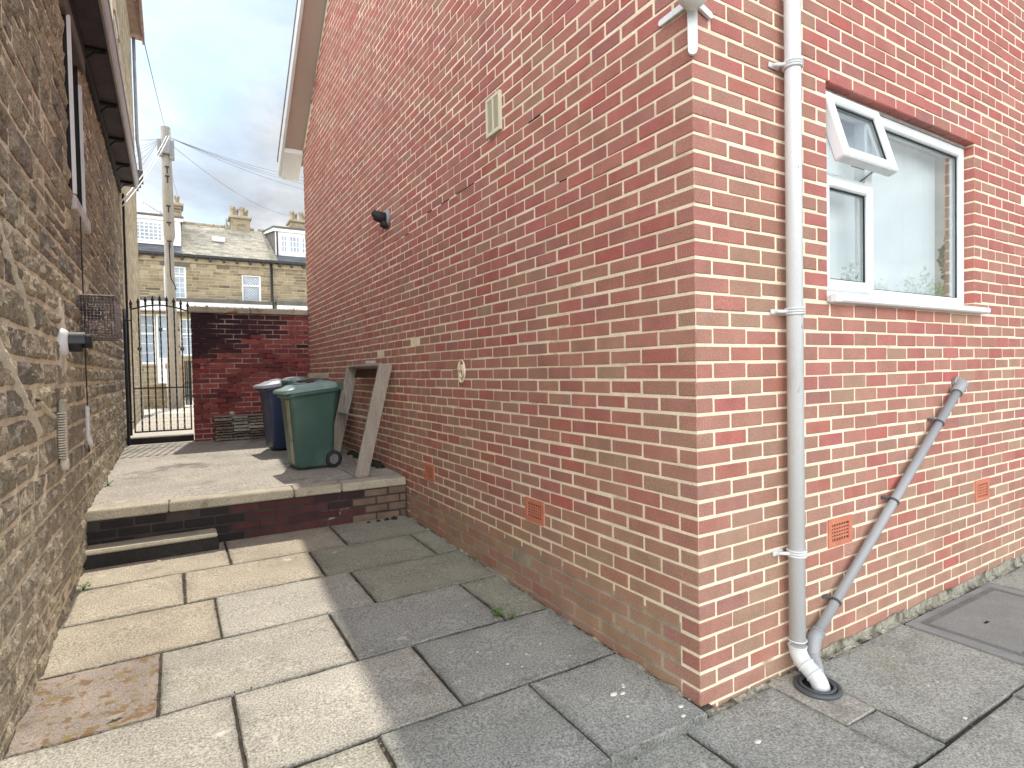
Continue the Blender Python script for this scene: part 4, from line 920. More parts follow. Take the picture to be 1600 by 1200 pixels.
# stacks of old stone tiles at the wall foot
cols = [(-1.40, 0.225), (-1.165, 0.215), (-0.945, 0.225)]
for ci, (x, wd) in enumerate(cols):
    z = zt(7.7) + 0.01
    for k in range(8):
        h = random.uniform(0.036, 0.052); g = MB(); dx = random.uniform(-0.010, 0.010); dy = random.uniform(-0.03, 0.02)
        pale = ci > 0 and k > 2 and random.random() < 0.8
        cst = np.array((0.46, 0.43, 0.37) if pale else random.choice([(0.26, 0.20, 0.17), (0.20, 0.16, 0.13), (0.30, 0.25, 0.19)])) * random.uniform(0.85, 1.1)
        n_ = 12; out = []
        for j in range(n_): out.append((x + dx + wd * j / (n_ - 1), 7.70 + dy + random.uniform(-0.012, 0.012)))
        V = [(p[0], p[1], z + random.uniform(0, 0.005)) for p in out] + [(p[0], p[1] + random.uniform(-0.006, 0.006), z + h - 0.013 + random.uniform(-0.005, 0.004)) for p in out]
        V += [(p[0], 7.90, z) for p in out] + [(p[0], 7.90, z + h - 0.013) for p in out]
        F = [[j, j + 1, n_ + j + 1, n_ + j] for j in range(n_ - 1)] + [[n_ + j, n_ + j + 1, 3 * n_ + j + 1, 3 * n_ + j] for j in range(n_ - 1)] + [[0, n_, 3 * n_, 2 * n_], [n_ - 1, 2 * n_ + n_ - 1, 4 * n_ - 1, 2 * n_ - 1]]
        g.add(V, F, cst); o = g.build('stone_tile', M['pale_stone'])
        tag(o, 'old stone roof tile lying in one of three stacks under the garden wall', 'tile', 'stone tiles stacked at the foot of the garden wall'); z += h
g = MB(); g.cbox((-1.41, 7.69, z + 0.002), (-0.72, 7.9, z + 0.022), 0.006, (0.3, 0.22, 0.19)); tag(g.build('cover_slab', M['pale_stone']), 'thin warped slab laid across the three stacks of tiles', 'slab')
zc = z + 0.023; g = MB(); g.cbox((-1.205, 7.74, zc), (-1.14, 7.82, zc + 0.055), 0.01, (0.5, 0.47, 0.42)); tag(g.build('stone_block', M['pale_stone']), 'small pale stone block sitting on the thin slab', 'stone')

# ------------------------------------------------------------------ wheelie bins
def rrect(hx, hy, r, n=5):
    pts = []
    for (cx, cy, a0) in ((hx - r, hy - r, 0), (-hx + r, hy - r, 90), (-hx + r, -hy + r, 180), (hx - r, -hy + r, 270)):
        for i in range(n + 1): a = R(a0 + 90 * i / n); pts.append((cx + r * math.cos(a), cy + r * math.sin(a)))
    return pts
def loft(mb, secs, cap=(True, True), smooth=True):
    n = len(secs[0]); V = [p for s in secs for p in s]
    F = [[i * n + j, i * n + (j + 1) % n, (i + 1) * n + (j + 1) % n, (i + 1) * n + j] for i in range(len(secs) - 1) for j in range(n)]
    mb.add(V, F, None, smooth)
    if cap[0]: mb.f.append([mb.n - len(V) + j for j in range(n)][::-1]); mb.sm.append(False)
    if cap[1]: mb.f.append([mb.n - n + j for j in range(n)]); mb.sm.append(False)
def make_bin(label, body_m, lid_m, loc, rot, strip=False, sc=1.0):
    """front (lid lip) towards -x, handle and wheels towards +x, depth ~0.58, width ~0.48, height ~0.96"""
    t = thing('wheelie_bin', label, 'bin', (0, 0, 0), 'wheeled rubbish bins by the brick wall')
    g = MB(); S_ = []
    for (z, x0_, x1_, hy) in ((0.02, -0.20, 0.205, 0.185), (0.05, -0.215, 0.215, 0.195), (0.5, -0.25, 0.235, 0.215), (0.80, -0.272, 0.258, 0.232), (0.845, -0.276, 0.262, 0.236)):
        cx = (x0_ + x1_) / 2; S_.append([(cx + p[0], p[1], z) for p in rrect((x1_ - x0_) / 2, hy, 0.05)])
    loft(g, S_, (True, False))
    S_ = []
    for (z, d) in ((0.825, 0.0), (0.825, 0.022), (0.868, 0.022), (0.868, -0.01)):
        S_.append([(-0.008 + p[0], p[1], z) for p in rrect(0.27 + d, 0.236 + d, 0.055)])
    loft(g, S_, (False, False))
    for v in g.v: v[:, 2] -= np.where(v[:, 2] > 0.79, 0.055 * (0.26 - v[:, 0]) / 0.53, 0)
    body = g.build('body', body_m, t)
    if strip:  # pale strip paints reflected light onto the bin's front face
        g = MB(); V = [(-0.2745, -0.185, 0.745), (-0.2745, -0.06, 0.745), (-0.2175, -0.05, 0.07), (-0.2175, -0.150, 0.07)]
        g.add(V + [(p[0] - 0.006, p[1], p[2]) for p in V], [[3, 2, 1, 0], [4, 5, 6, 7], [0, 1, 5, 4], [1, 2, 6, 5], [2, 3, 7, 6], [3, 0, 4, 7]]); g.build('front_light_strip', M['bin_painted_light'], t)
    g = MB(); S_ = []
    for (z, d, dx) in ((0.870, 0.024, -0.03), (0.900, 0.026, -0.03), (0.912, 0.012, -0.02), (0.925, -0.03, 0.0), (0.945, -0.07, 0.0), (0.950, -0.12, 0.0)):
        S_.append([(-0.008 + dx + p[0], p[1], z) for p in rrect(0.285 + d, 0.240 + d * 0.8, 0.05)])
    loft(g, S_, (False, True))
    g.cbox((-0.352, -0.15, 0.872), (-0.30, 0.15, 0.892), 0.008)
    g.cbox((-0.16, -0.15, 0.946), (-0.06, 0.15, 0.962), 0.008); g.cbox((0.04, -0.15, 0.946), (0.14, 0.15, 0.962), 0.008)
    slope = lambda mb: [v.__setitem__((slice(None), 2), v[:, 2] - np.where(v[:, 2] > 0.79, 0.055 * (0.26 - v[:, 0]) / 0.53, 0)) for v in mb.v]
    slope(g); lid = g.build('lid', lid_m, t)
    g = MB(); g.tube([(0.30, -0.21, 0.905), (0.325, -0.21, 0.905), (0.335, -0.19, 0.905), (0.335, 0.19, 0.905), (0.325, 0.21, 0.905), (0.30, 0.21, 0.905)], 0.014, 10)
    for y in (-0.21, -0.07, 0.07, 0.21): g.cbox((0.24, y - 0.018, 0.84), (0.335, y + 0.018, 0.905), 0.006)
    g.build('handle', body_m, t)
    for s in (-1, 1):
        g = MB(); cy = s * 0.205; c = (0.205, cy, 0.092)
        def prof(u, v):
            pr = [(0.055, -0.02), (0.085, -0.024), (0.092, -0.015), (0.092, 0.015), (0.085, 0.024), (0.055, 0.02)]
            q = v * 5; i = min(int(q), 4); f = q - i; r_ = pr[i][0] * (1 - f) + pr[i + 1][0] * f; y_ = pr[i][1] * (1 - f) + pr[i + 1][1] * f
            a = 2 * math.pi * u; return (c[0] + r_ * math.cos(a), c[1] + y_, c[2] + r_ * math.sin(a))
        g.grid(prof, 32, 5); wh = g.build('wheel', M['rubber'], t)
        g = MB(); g.ring(c, (0, 1, 0), 0.052, 0.006, 24, 6); g.tube([(c[0], cy - 0.024, c[2]), (c[0], cy + 0.024, c[2])], 0.016, 12)
        for k in range(6):
            a = k * math.pi / 3; g.tube([(c[0] + 0.014 * math.cos(a), cy + s * 0.012, c[2] + 0.014 * math.sin(a)), (c[0] + 0.052 * math.cos(a), cy + s * 0.012, c[2] + 0.052 * math.sin(a))], 0.006, 6)
        g.tube([(c[0], cy - 0.004, c[2]), (c[0], cy + 0.004, c[2])], 0.052, 20); g.build('hub', M['hub_grey'], wh)
    g = MB(); g.tube([(0.205, -0.2, 0.092), (0.205, 0.2, 0.092)], 0.011, 8); g.build('axle', M['iron'], t)
    t.location = loc; t.rotation_euler = (0, 0, R(rot)); t.scale = (sc * (0.93 if strip else 1.0), sc, sc)
    return t
ZB = zt(4.8)
make_bin('large green wheelie bin standing nearest, dead wood on its lid', M['bin_green'], M['bin_lid_sky_lit'], (-0.665, 4.70, zt(4.7)), 4, True, 0.985)
make_bin('dark blue wheelie bin with grey lid behind the nearest green bin', M['bin_blue'], M['bin_lid_grey'], (-0.645, 6.33, zt(6.33)), 6)
make_bin('second green wheelie bin mostly hidden behind the nearest green one', M['bin_green'], M['bin_lid_sky_lit'], (-0.43, 5.58, zt(5.5)), 180)
g = MB()
def chunk(u, v):
    a = 2 * math.pi * u; t = v; r_ = 0.028 * (math.sin(math.pi * max(0.02, min(0.98, t))) ** 0.4) * (1 + 0.5 * mnoise.noise((a, t * 6, 0)))
    return (-0.66 + 0.27 * (t - 0.5), 4.66 + r_ * math.cos(a) * 1.4, zt(4.8) + 0.925 + r_ * math.sin(a) * 0.75)
g.grid(chunk, 12, 16); tag(g.build('wood_chunk', M['dark_wood']), 'rotten dark brown piece of wood lying on the nearest bin lid', 'wood')
g = MB(); g.cbox((-0.53, 5.36, zt(5.5) + 0.935), (-0.29, 5.46, zt(5.5) + 1.00), 0.01, (0.33, 0.28, 0.22)); tag(g.build('loose_brick', M['pale_stone']), 'buff brick weighing down the lid of the rear green bin', 'brick')

# ------------------------------------------------------------------ leaning timber frame
lfm = thing('timber_frame', 'weathered grey open timber frame leaning on the brick wall', 'timber frame', (-0.3, 4.4, zt(4.0)))
zb = zt(4.0)
tilt = math.atan2(0.2685, 1.078)
FM = Matrix.Translation((-0.371, 0, zb)) @ Matrix.Rotation(tilt, 4, 'Y')
def plank(name, lo, hi, par=lfm, m=None):
    g = MB(); g.cbox(lo, hi, 0.005, mtx=FM); return g.build(name, m or M['old_wood'], par)
YN, YF = 3.80, 4.98
plank('side_plank', (-0.066, YN, 0.012), (0.066, YN + 0.034, 1.125)); plank('side_plank', (-0.066, YF, 0.012), (0.066, YF + 0.034, 1.125))
plank('top_plank', (-0.064, YN + 0.034, 1.095), (0.062, YF, 1.124)); plank('middle_rail', (-0.064, YN + 0.034, 0.555), (0.02, YF, 0.575))
plank('bottom_plank', (-0.066, YN - 0.01, -0.012), (0.06, YF + 0.02, 0.0115))
plank('top_dark_strip', (0.040, YN + 0.039, 1.0), (0.058, YF - 0.001, 1.094), m=M['dark_wood'])  # dark strip just below the top plank
g = MB(); g.cbox((-0.13, 4.36, zb + 1.105), (-0.02, 4.44, zb + 1.14), 0.006, (0.45, 0.42, 0.36)); 
o_ = tag(g.build('stone_offcut', M['pale_stone']), 'small pale stone offcut resting on top of the timber frame', 'stone')

g = MB()
g.grid(lambda u, v: (-0.16 + 0.05 * math.sin(math.pi * v) * math.cos(2 * math.pi * u) * (1 + 0.5 * mnoise.noise((u * 8, v * 8, 0))), 4.55 + 0.06 * math.sin(math.pi * v) * math.sin(2 * math.pi * u) * (1 + 0.5 * mnoise.noise((u * 8, v * 8, 4))), zt(4.5) + 0.03 + 0.035 * math.cos(math.pi * v)), 12, 8, smooth=False)
tag(g.build('plastic_scrap', M['cable_white']), 'crumpled pale plastic scrap on the floor behind the timber frame', 'litter')
# ------------------------------------------------------------------ moss, weeds, loose stones
def clump(x, y, z, r, sd, h=0.8):
    g = MB()
    def f(u, v):
        a = 2 * math.pi * u; t = math.pi * 0.5 * v; q = r * (1 + 0.45 * mnoise.noise((math.cos(a) * 2 + sd, math.sin(a) * 2, v * 3)) + 0.25 * mnoise.noise((a * 3, v * 9, sd)))
        return (x + q * math.cos(t) * math.cos(a), y + q * math.cos(t) * math.sin(a), z + q * math.sin(t) * h)
    g.grid(f, 18, 8); return g.build('moss_clump', M['moss'])
for i, (x, y, r) in enumerate([(-0.06, 5.05, 0.06), (-0.05, 4.9, 0.05), (-0.06, 4.55, 0.055), (-0.05, 4.35, 0.07), (-0.06, 4.2, 0.05), (-0.06, 5.3, 0.06)]):
    tag(clump(x, y, zt(y) - 0.008, r, i * 3.3), 'dark moss clump growing at the brick wall foot behind the timber frame', 'moss', 'moss clumps along the brick wall foot')
for i, (x, y, r) in enumerate([(-0.16, 3.49, 0.035), (-0.23, 3.50, 0.028), (-0.31, 3.505, 0.022), (-0.40, 3.51, 0.020)]):
    tag(clump(x, y, zg(y) - 0.004, r, 40 + i * 2.1), 'black moss clump at the foot of the low retaining wall', 'moss', 'moss clumps under the retaining wall')
def weed(x, y, z, n, s, label, sd):
    q = random.Random(sd); t = thing('weed', label, 'weed', (x, y, z)); g = MB(); st = MB()
    for i in range(n):
        a = q.uniform(0, 6.28); h = q.uniform(0.3, 1.0) * s; rr = q.uniform(0.15, 0.8) * s
        c = Vector((x + rr * math.cos(a), y + rr * math.sin(a), z + h)); st.tube([(x, y, z - 0.01), tuple((Vector((x, y, z)) + c) / 2 + Vector((0, 0, 0.2 * s))), tuple(c)], 0.0012, 4)
        d = Vector((math.cos(a), math.sin(a), q.uniform(-0.4, 0.4))).normalized() * s * q.uniform(0.35, 0.6); e = d.cross(Vector((0, 0, 1))).normalized() * d.length * 0.5
        g.add([tuple(c - d * 0.2), tuple(c + d * 0.4 + e + Vector((0, 0, 0.1 * s))), tuple(c + d), tuple(c + d * 0.4 - e + Vector((0, 0, 0.1 * s)))], [[0, 1, 2, 3]])
    g.build('leaves', M['leaf'], t); st.build('stem', M['leaf'], t)
weed(-0.33, 1.20, zg(1.2) - 0.005, 16, 0.045, 'bright green weed growing in the paving joint near the brick wall', 1)
weed(-0.27, 1.14, zg(1.15) - 0.005, 8, 0.03, 'smaller weed sprig just in front of the bright green weed', 2)
weed(-2.47, 2.99, zg(2.99), 14, 0.04, 'pale green weed at the stone wall foot below the step', 3)
weed(-2.46, 4.75, zt(4.75), 14, 0.05, 'yellow green weed at the stone wall foot on the terrace', 4)
weed(-1.045, 2.42, zg(2.4) - 0.008, 6, 0.02, 'tiny weed in the joint between two shaded paving slabs', 5)
# grit, soil crumbs and moss caught in the paving joints and along the wall feet
lines = [((-2.5, y_), (-0.02, y_), 1.0) for y_ in ROWS[:6]]
for r_ in range(6): lines += [((x_, ROWS[r_]), (x_, ROWS[r_ + 1]), 0.8) for x_ in JX[r_][1:-1]]
lines += [((-0.02, 0.05), (-0.02, 3.5), 3.0), ((-2.49, -0.05), (-2.49, 3.4), 3.0), ((-1.6, 3.50), (-0.05, 3.53), 2.5), ((-2.49, 3.75), (-2.49, 8.0), 2.0), ((-0.03, 3.75), (-0.03, 7.8), 2.0), ((0.05, -0.035), (5.0, -0.035), 2.2)]
gr = MB(); mo_ = MB(); q = random.Random(5)
for (p0, p1, dens) in lines:
    Ln = math.hypot(p1[0] - p0[0], p1[1] - p0[1]); nx_, ny_ = -(p1[1] - p0[1]) / Ln, (p1[0] - p0[0]) / Ln
    for i in range(int(Ln * 42 * dens)):
        t = q.random()
        if mnoise.noise((t * Ln * 2.3, p0[0] * 3 + p0[1], 6)) < -0.08: continue
        o = q.gauss(0, 0.011 if dens < 2 else 0.022); x = p0[0] + (p1[0] - p0[0]) * t + nx_ * o; y = p0[1] + (p1[1] - p0[1]) * t + ny_ * o
        if x < -2.515 or (x > -0.004 and y > -0.002) or (y > -0.004 and x > 0): continue
        z = (zt(y) if y > 3.7 else zg(y) if y > -0.06 and x < 0.0 else -0.022) - (0.004 if abs(o) < 0.006 else 0.0); r_ = abs(q.gauss(0, 0.0022)) + 0.0012
        V = [(x + r_ * q.uniform(0.6, 1.4) * math.cos(a), y + r_ * q.uniform(0.6, 1.4) * math.sin(a), z - 0.001) for a in (0.3, 2.2, 4.2)] + [(x + q.uniform(-.3, .3) * r_, y, z + r_ * q.uniform(0.6, 1.2))]
        moss_ = q.random() < 0.32
        (mo_ if moss_ else gr).add(V, [[0, 1, 3], [1, 2, 3], [2, 0, 3]], np.array((0.085, 0.10, 0.035) if moss_ else q.choice([(0.32, 0.27, 0.2), (0.16, 0.13, 0.1), (0.45, 0.41, 0.33), (0.10, 0.08, 0.06)])) * q.uniform(0.7, 1.2))
o_ = gr.build('grit', M['hedge_leaf'], None, 'stuff'); tag(o_, 'fine grit and soil crumbs caught in the paving joints and wall feet', 'grit')
o_ = mo_.build('joint_moss', M['hedge_leaf'], None, 'stuff'); tag(o_, 'thin green moss caught in the paving joints and wall feet', 'moss')
peb = [(-0.275, 0.25, 0.020), (-0.235, 0.235, 0.016), (-0.20, 0.27, 0.010), (-0.19, 0.285, 0.009), (-0.33, 0.10, 0.008), (-0.42, 0.75, 0.007), (-0.30, 0.80, 0.007), (-0.50, 0.66, 0.006), (-0.62, 0.9, 0.007), (-0.55, 0.72, 0.008), (-0.24, 0.62, 0.006), (-2.05, 3.36, 0.016), (-0.09, 0.03, 0.014), (-0.13, -0.02, 0.012)]
for i, (x, y, r) in enumerate(peb):
    g = MB(); sd = i * 1.7
    r *= 0.8
    g.grid(lambda u, v: (x + r * 1.3 * (1 + 0.6 * mnoise.noise((u * 6, v * 4, sd))) * math.sin(math.pi * v) * math.cos(2 * math.pi * u), y + r * 0.9 * math.sin(math.pi * v) * math.sin(2 * math.pi * u), zg(y) + r * 0.15 + r * 0.38 * math.cos(math.pi * v) * (1 + 0.6 * mnoise.noise((u * 5, v * 3, sd + 3)))), 10, 6)
    tag(g.build('pebble', M['pebble']), 'small pale chip of stone lying loose on the alley paving', 'stone', 'loose pale stone chips on the alley paving')
for i, (x, y, r) in enumerate([(0.04, -0.25, 0.018), (0.23, -0.55, 0.010), (0.30, -0.60, 0.007), (1.05, -0.42, 0.008), (1.12, -0.43, 0.007), (1.9, -0.25, 0.008), (1.98, -0.4, 0.007), (0.9, -0.62, 0.012), (1.2, -0.2, 0.006)]):
    g = MB(); sd = i * 2.7 + 9
    r *= 0.7
    g.grid(lambda u, v: (x + r * 1.4 * (1 + 0.7 * mnoise.noise((u * 6, v * 4, sd))) * math.sin(math.pi * v) * math.cos(2 * math.pi * u), y + r * 0.9 * math.sin(math.pi * v) * math.sin(2 * math.pi * u), -0.02 + r * 0.1 + r * 0.3 * math.cos(math.pi * v)), 10, 6)
    tag(g.build('pebble', M['pebble']), 'small white speck of stone on the grey paving in front of the window wall', 'stone', 'white specks on the front paving')
g = MB(); p = Vector((-2.17, 1.22, zg(1.22) + 0.006)); g.add([(p.x - 0.035, p.y - 0.012, p.z + 0.012), (p.x, p.y - 0.018, p.z), (p.x + 0.035, p.y + 0.006, p.z + 0.010), (p.x, p.y + 0.016, p.z + 0.004)], [[0, 1, 2, 3]], (0.42, 0.36, 0.26))
tag(g.build('dead_leaf', M['hedge_leaf']), 'single pale dead leaf on the brown mossy paving slab', 'leaf')

# ------------------------------------------------------------------ beyond the gate: street, pole, terrace
g = MB(); g.add([(-60, 7.9, -0.08), (60, 7.9, -0.08), (60, 8.16, -0.08), (-60, 8.16, -0.08)], [[0, 1, 2, 3]])
g.add([(-60, 8.15, 0.628), (60, 8.15, 0.628), (60, 140, 0.628), (-60, 140, 0.628)], [[0, 1, 2, 3]]); g.build('street', M['tarmac'], None, 'structure')
g = MB(); 
lw = thing('front_garden_wall', 'low stone wall with square pier across the street beyond the gate', 'wall', (-2.2, 17, 0.63))
stones(g, 17.0, -8.0, -2.05, 0.63, 1.22, 0.10, 0.14, 0.25, 0.5, 0.012, lambda q, a, b: np.array((0.30, 0.25, 0.17)) * q.uniform(0.8, 1.2), 3, 3, 0.006, sign=-1, axis=1, seed=21); g.build('stonework', M['pale_stone'], lw)
g = MB(); g.box((-8, 17.005, 0.5), (-2.05, 17.25, 1.22)); g.build('core', M['pale_mortar'], lw)
g = MB(); g.cbox((-8, 16.95, 1.22), (-2.06, 17.3, 1.32), 0.02); g.build('coping', M['lintel'], lw)
g = MB(); g.cbox((-2.04, 16.92, 0.5), (-1.66, 17.3, 1.72), 0.02); g.cbox((-2.08, 16.88, 1.72), (-1.62, 17.34, 1.88), 0.03); g.build('pier', pbr('pier', (0.42, 0.31, 0.20), rough=0.9, var=0.25, vscale=4, grain=0.2), lw)
bgt = thing('side_gate', 'narrow black slatted gate beside the stone pier across the street', 'gate', (-1.5, 17.1, 0.63))
g = MB()
for i in range(4): g.box((-1.61 + i * 0.045, 17.08, 0.68), (-1.575 + i * 0.045, 17.12, 1.95))
g.build('slats', M['iron'], bgt); g = MB(); g.box((-1.62, 17.06, 0.9), (-1.2, 17.079, 0.96)); g.box((-1.62, 17.06, 1.3), (-1.2, 17.079, 1.34)); g.build('rails', M['iron'], bgt)
# telegraph pole
tp = thing('telegraph_pole', 'tall grey wooden telegraph pole with cable boxes behind the iron gate', 'pole', (-1.88, 16.5, 0.6))
PXX, PYY = -1.872, 16.5
g = MB(); g.tube([(PXX - 0.012, PYY, 0.5), (PXX - 0.010, PYY, 2.5), (PXX - 0.018, PYY, 4.2), (PXX - 0.02, PYY, 5.9)], [0.150, 0.135, 0.118, 0.10], 18); g.build('stub_post', M['pole_wood'], tp)
g = MB(); g.tube([(PXX, PYY - 0.05, 5.08), (PXX, PYY - 0.05, 5.22), (PXX + 0.0, PYY - 0.05, 5.32), (PXX - 0.002, PYY - 0.03, 6.5), (PXX - 0.004, PYY, 8.28)], [0.05, 0.11, 0.138, 0.130, 0.118], 18); g.build('shaft', M['pole_wood'], tp)
g = MB(); pts = []
for i in range(24):
    t = i / 23; z = 5.10 - 1.22 * t; x = PXX - 0.01 + (0.0 if t < 0.7 else 0.115 * (3 * ((t - 0.7) / 0.3) ** 2 - 2 * ((t - 0.7) / 0.3) ** 3)) + 0.012 * t
    dy = math.sqrt(max(0.0004, 0.12 ** 2 - (x - PXX + 0.015) ** 2)); pts.append((x, PYY - dy, z))
g.tube(pts, 0.012, 6); g.build('splice_seam', M['void'], tp)
for (x, y, w_, d_, z0, z1) in ((-2.02, 16.42, 0.07, 0.10, 7.46, 7.90), (-1.745, 16.42, 0.06, 0.10, 7.40, 7.92), (-1.88, 16.30, 0.10, 0.06, 7.52, 7.86)):
    g = MB(); g.cbox((x - w_, y - d_, z0), (x + w_, y + d_, z1), 0.02); g.build('cable_box', M['galv'], tp)
for z in (6.9, 6.1, 5.65, 7.15, 5.15):
    g = MB(); g.box((PXX - 0.055, PYY - 0.185, z), (PXX + 0.055, PYY - 0.165, z + 0.035)); g.box((PXX - 0.012, PYY - 0.18, z - 0.16), (PXX + 0.018, PYY - 0.165, z)); g.build('step_iron', M['iron'], tp)
PT = Vector((PXX, PYY - 0.05, 8.02))
def cable(a, b, sag, r, mat, label, grp='overhead telephone wires'):
    a = Vector(a); b = Vector(b); pts = [tuple(a.lerp(b, i / 24) - Vector((0, 0, sag * 4 * (i / 24) * (1 - i / 24)))) for i in range(25)]
    g = MB(); g.tube(pts, r * 0.72, 5); tag(g.build('overhead_wire', mat), label, 'wire', grp)
for (z, x) in ((9.37, 3.69), (9.15, 3.69), (8.98, 3.68), (8.65, 3.67)):
    cable(PT + Vector((0.12, 0, -0.02)), (x + 1.5, 21.0 + 1.2, z + 0.12), 0.30, 0.010, M['cable_grey'], 'overhead wire running right from the pole to behind the brick gable')
cable(PT + Vector((0.12, 0, -0.2)), (3.77, 29.5, 9.70), 0.4, 0.010, M['cable_grey'], 'lone overhead wire dropping from the pole to the right hand chimney')
cable(PT + Vector((0.02, 0, -0.4)), (-1.30, 29.0, 9.35), 0.2, 0.008, M['cable_grey'], 'thin wire dropping from the pole to the terrace ridge')
for z in (9.12, 9.05, 8.73, 8.55, 8.30, 7.9, 7.55):
    cable(PT + Vector((-0.14, 0, -0.1)), (-3.0, 20.0, z - 0.02), 0.05, 0.009, M['cable_grey'], 'overhead wire fanning left from the pole behind the tall stone building')
cable(PT + Vector((0, 0, 0.15)), (-2.07, 3.0, 4.06), 0.02, 0.006, M['cable_grey'], 'single overhead wire from the pole top passing over the alley')
for dx in (0.0, 0.06):
    cable(PT + Vector((0.02 + dx, -0.1, 0.0)), (-2.47 + dx * 0.3, 7.9 + dx * 3, 3.92), 0.10, 0.013, M['cable_white'], 'thick white service cable from the pole to the black eaves')

# terrace of stone houses across the street
TY = 26.0; GZ = 0.63
def terr_col(q, y, z):
    base = [(0.37, 0.305, 0.20), (0.33, 0.27, 0.175), (0.40, 0.335, 0.23), (0.27, 0.22, 0.145), (0.35, 0.28, 0.175)][q.randrange(5)]
    c = np.array(base) * q.uniform(0.8, 1.15)
    return (c * q.uniform(0.4, 0.6) if q.random() < 0.10 else c) * 0.86
EZ2 = 6.60; RY, RZ = 30.0, 8.86
def bar_window(par, xa, xb, za, zb, y, nx, nz, name='window', split=None, fr=0.07, glassm=None, lattice=False):
    g = MB(); frame_rect(g, xa, xb, za, zb, fr, y - 0.03, y + 0.05, 0.01)
    if split: g.box((xa + fr, y - 0.025, split - 0.035), (xb - fr, y + 0.045, split + 0.035))
    w_ = g.build(name, M['white_paint'], par)
    g = MB(); g.box((xa + 0.02, y + 0.03, za + 0.02), (xb - 0.02, y + 0.045, zb - 0.02)); g.build('pane', glassm or M['far_glass'], w_)
    g = MB(); r_ = 0.011
    if lattice:
        step = 0.11; n_ = int((xb - xa + zb - za) / step)
        for s in (1, -1):
            for i in range(n_ + 1):
                c = i * step; p0 = None
                pts = []
                for (x, z) in ((xa + fr, None), (xb - fr, None)):
                    zz = (c - (x - xa)) + za if s == 1 else za + (x - xa) + c - (xb - xa); pts.append((x, zz))
                (xA, zA), (xB, zB) = pts
                def clip(xA, zA, xB, zB):
                    lo_, hi_ = za + fr, zb - fr
                    if (zA < lo_ and zB < lo_) or (zA > hi_ and zB > hi_): return None
                    def cut(x1, z1, x2, z2, zl): t = (zl - z1) / (z2 - z1); return x1 + (x2 - x1) * t, zl
                    if zA < lo_: xA, zA = cut(xA, zA, xB, zB, lo_)
                    if zA > hi_: xA, zA = cut(xA, zA, xB, zB, hi_)
                    if zB < lo_: xB, zB = cut(xA, zA, xB, zB, lo_)
                    if zB > hi_: xB, zB = cut(xA, zA, xB, zB, hi_)
                    return xA, zA, xB, zB
                k_ = clip(xA, zA, xB, zB)
                if k_: g.tube([(k_[0], y + 0.024, k_[1]), (k_[2], y + 0.024, k_[3])], 0.007, 4)
    else:
        for i in range(1, nx): x = xa + fr + (xb - xa - 2 * fr) * i / nx; g.box((x - r_, y + 0.018, za + fr), (x + r_, y + 0.032, zb - fr))
        for i in range(1, nz): z = za + fr + (zb - za - 2 * fr) * i / nz; g.box((xa + fr, y + 0.0185, z - r_), (xb - fr, y + 0.0315, z + r_))
    if g.n: g.build('glazing_bar', M['white_paint'], w_)
    return w_
def slates(mb, x0, x1, y0, z0, y1, z1, colf, lift=0.0, course=0.16, wid=0.30, seed=1):
    q = random.Random(seed); d = Vector((0, y1 - y0, z1 - z0)); Ln = d.length; d.normalize(); nrm = Vector((0, -d.z, d.y)); n = int(Ln / course)
    for i in range(n + 1):
        a = i * course; b = min(a + course * 1.12, Ln); x = x0 - q.uniform(0, wid)
        while x < x1:
            w_ = wid * q.uniform(0.7, 1.2); xa, xb = max(x, x0), min(x + w_, x1); x += w_
            if xb - xa < 0.02 or b - a < 0.03: continue
            p0 = Vector((0, y0, z0)) + d * a + nrm * (lift + 0.028 + q.uniform(0, 0.006)); p1 = Vector((0, y0, z0)) + d * b + nrm * (lift + 0.006); p2 = p0 - nrm * 0.02
            mb.add([(xa + 0.004, p0.y, p0.z), (xb - 0.004, p0.y, p0.z), (xb - 0.004, p1.y, p1.z), (xa + 0.004, p1.y, p1.z), (xa + 0.004, p2.y, p2.z), (xb - 0.004, p2.y, p2.z)], [[0, 1, 2, 3], [4, 5, 1, 0]], colf(q))
def wall_holes(mb, xa, xb, za, zb, ya, yb, holes, col=None):
    xs = sorted({xa, xb} | {min(max(h[i], xa), xb) for h in holes for i in (0, 1)}); zs_ = sorted({za, zb} | {min(max(h[i], za), zb) for h in holes for i in (2, 3)})
    for p, q in zip(xs, xs[1:]):
        run = None
        for r_, t in zip(zs_, zs_[1:]):
            solid = not any(h[0] < (p + q) / 2 < h[1] and h[2] < (r_ + t) / 2 < h[3] for h in holes)
            if solid: run = (run[0], t) if run else (r_, t)
            if run and (not solid or t == zs_[-1]): mb.box((p, ya, run[0]), (q, yb, run[1]), col); run = None
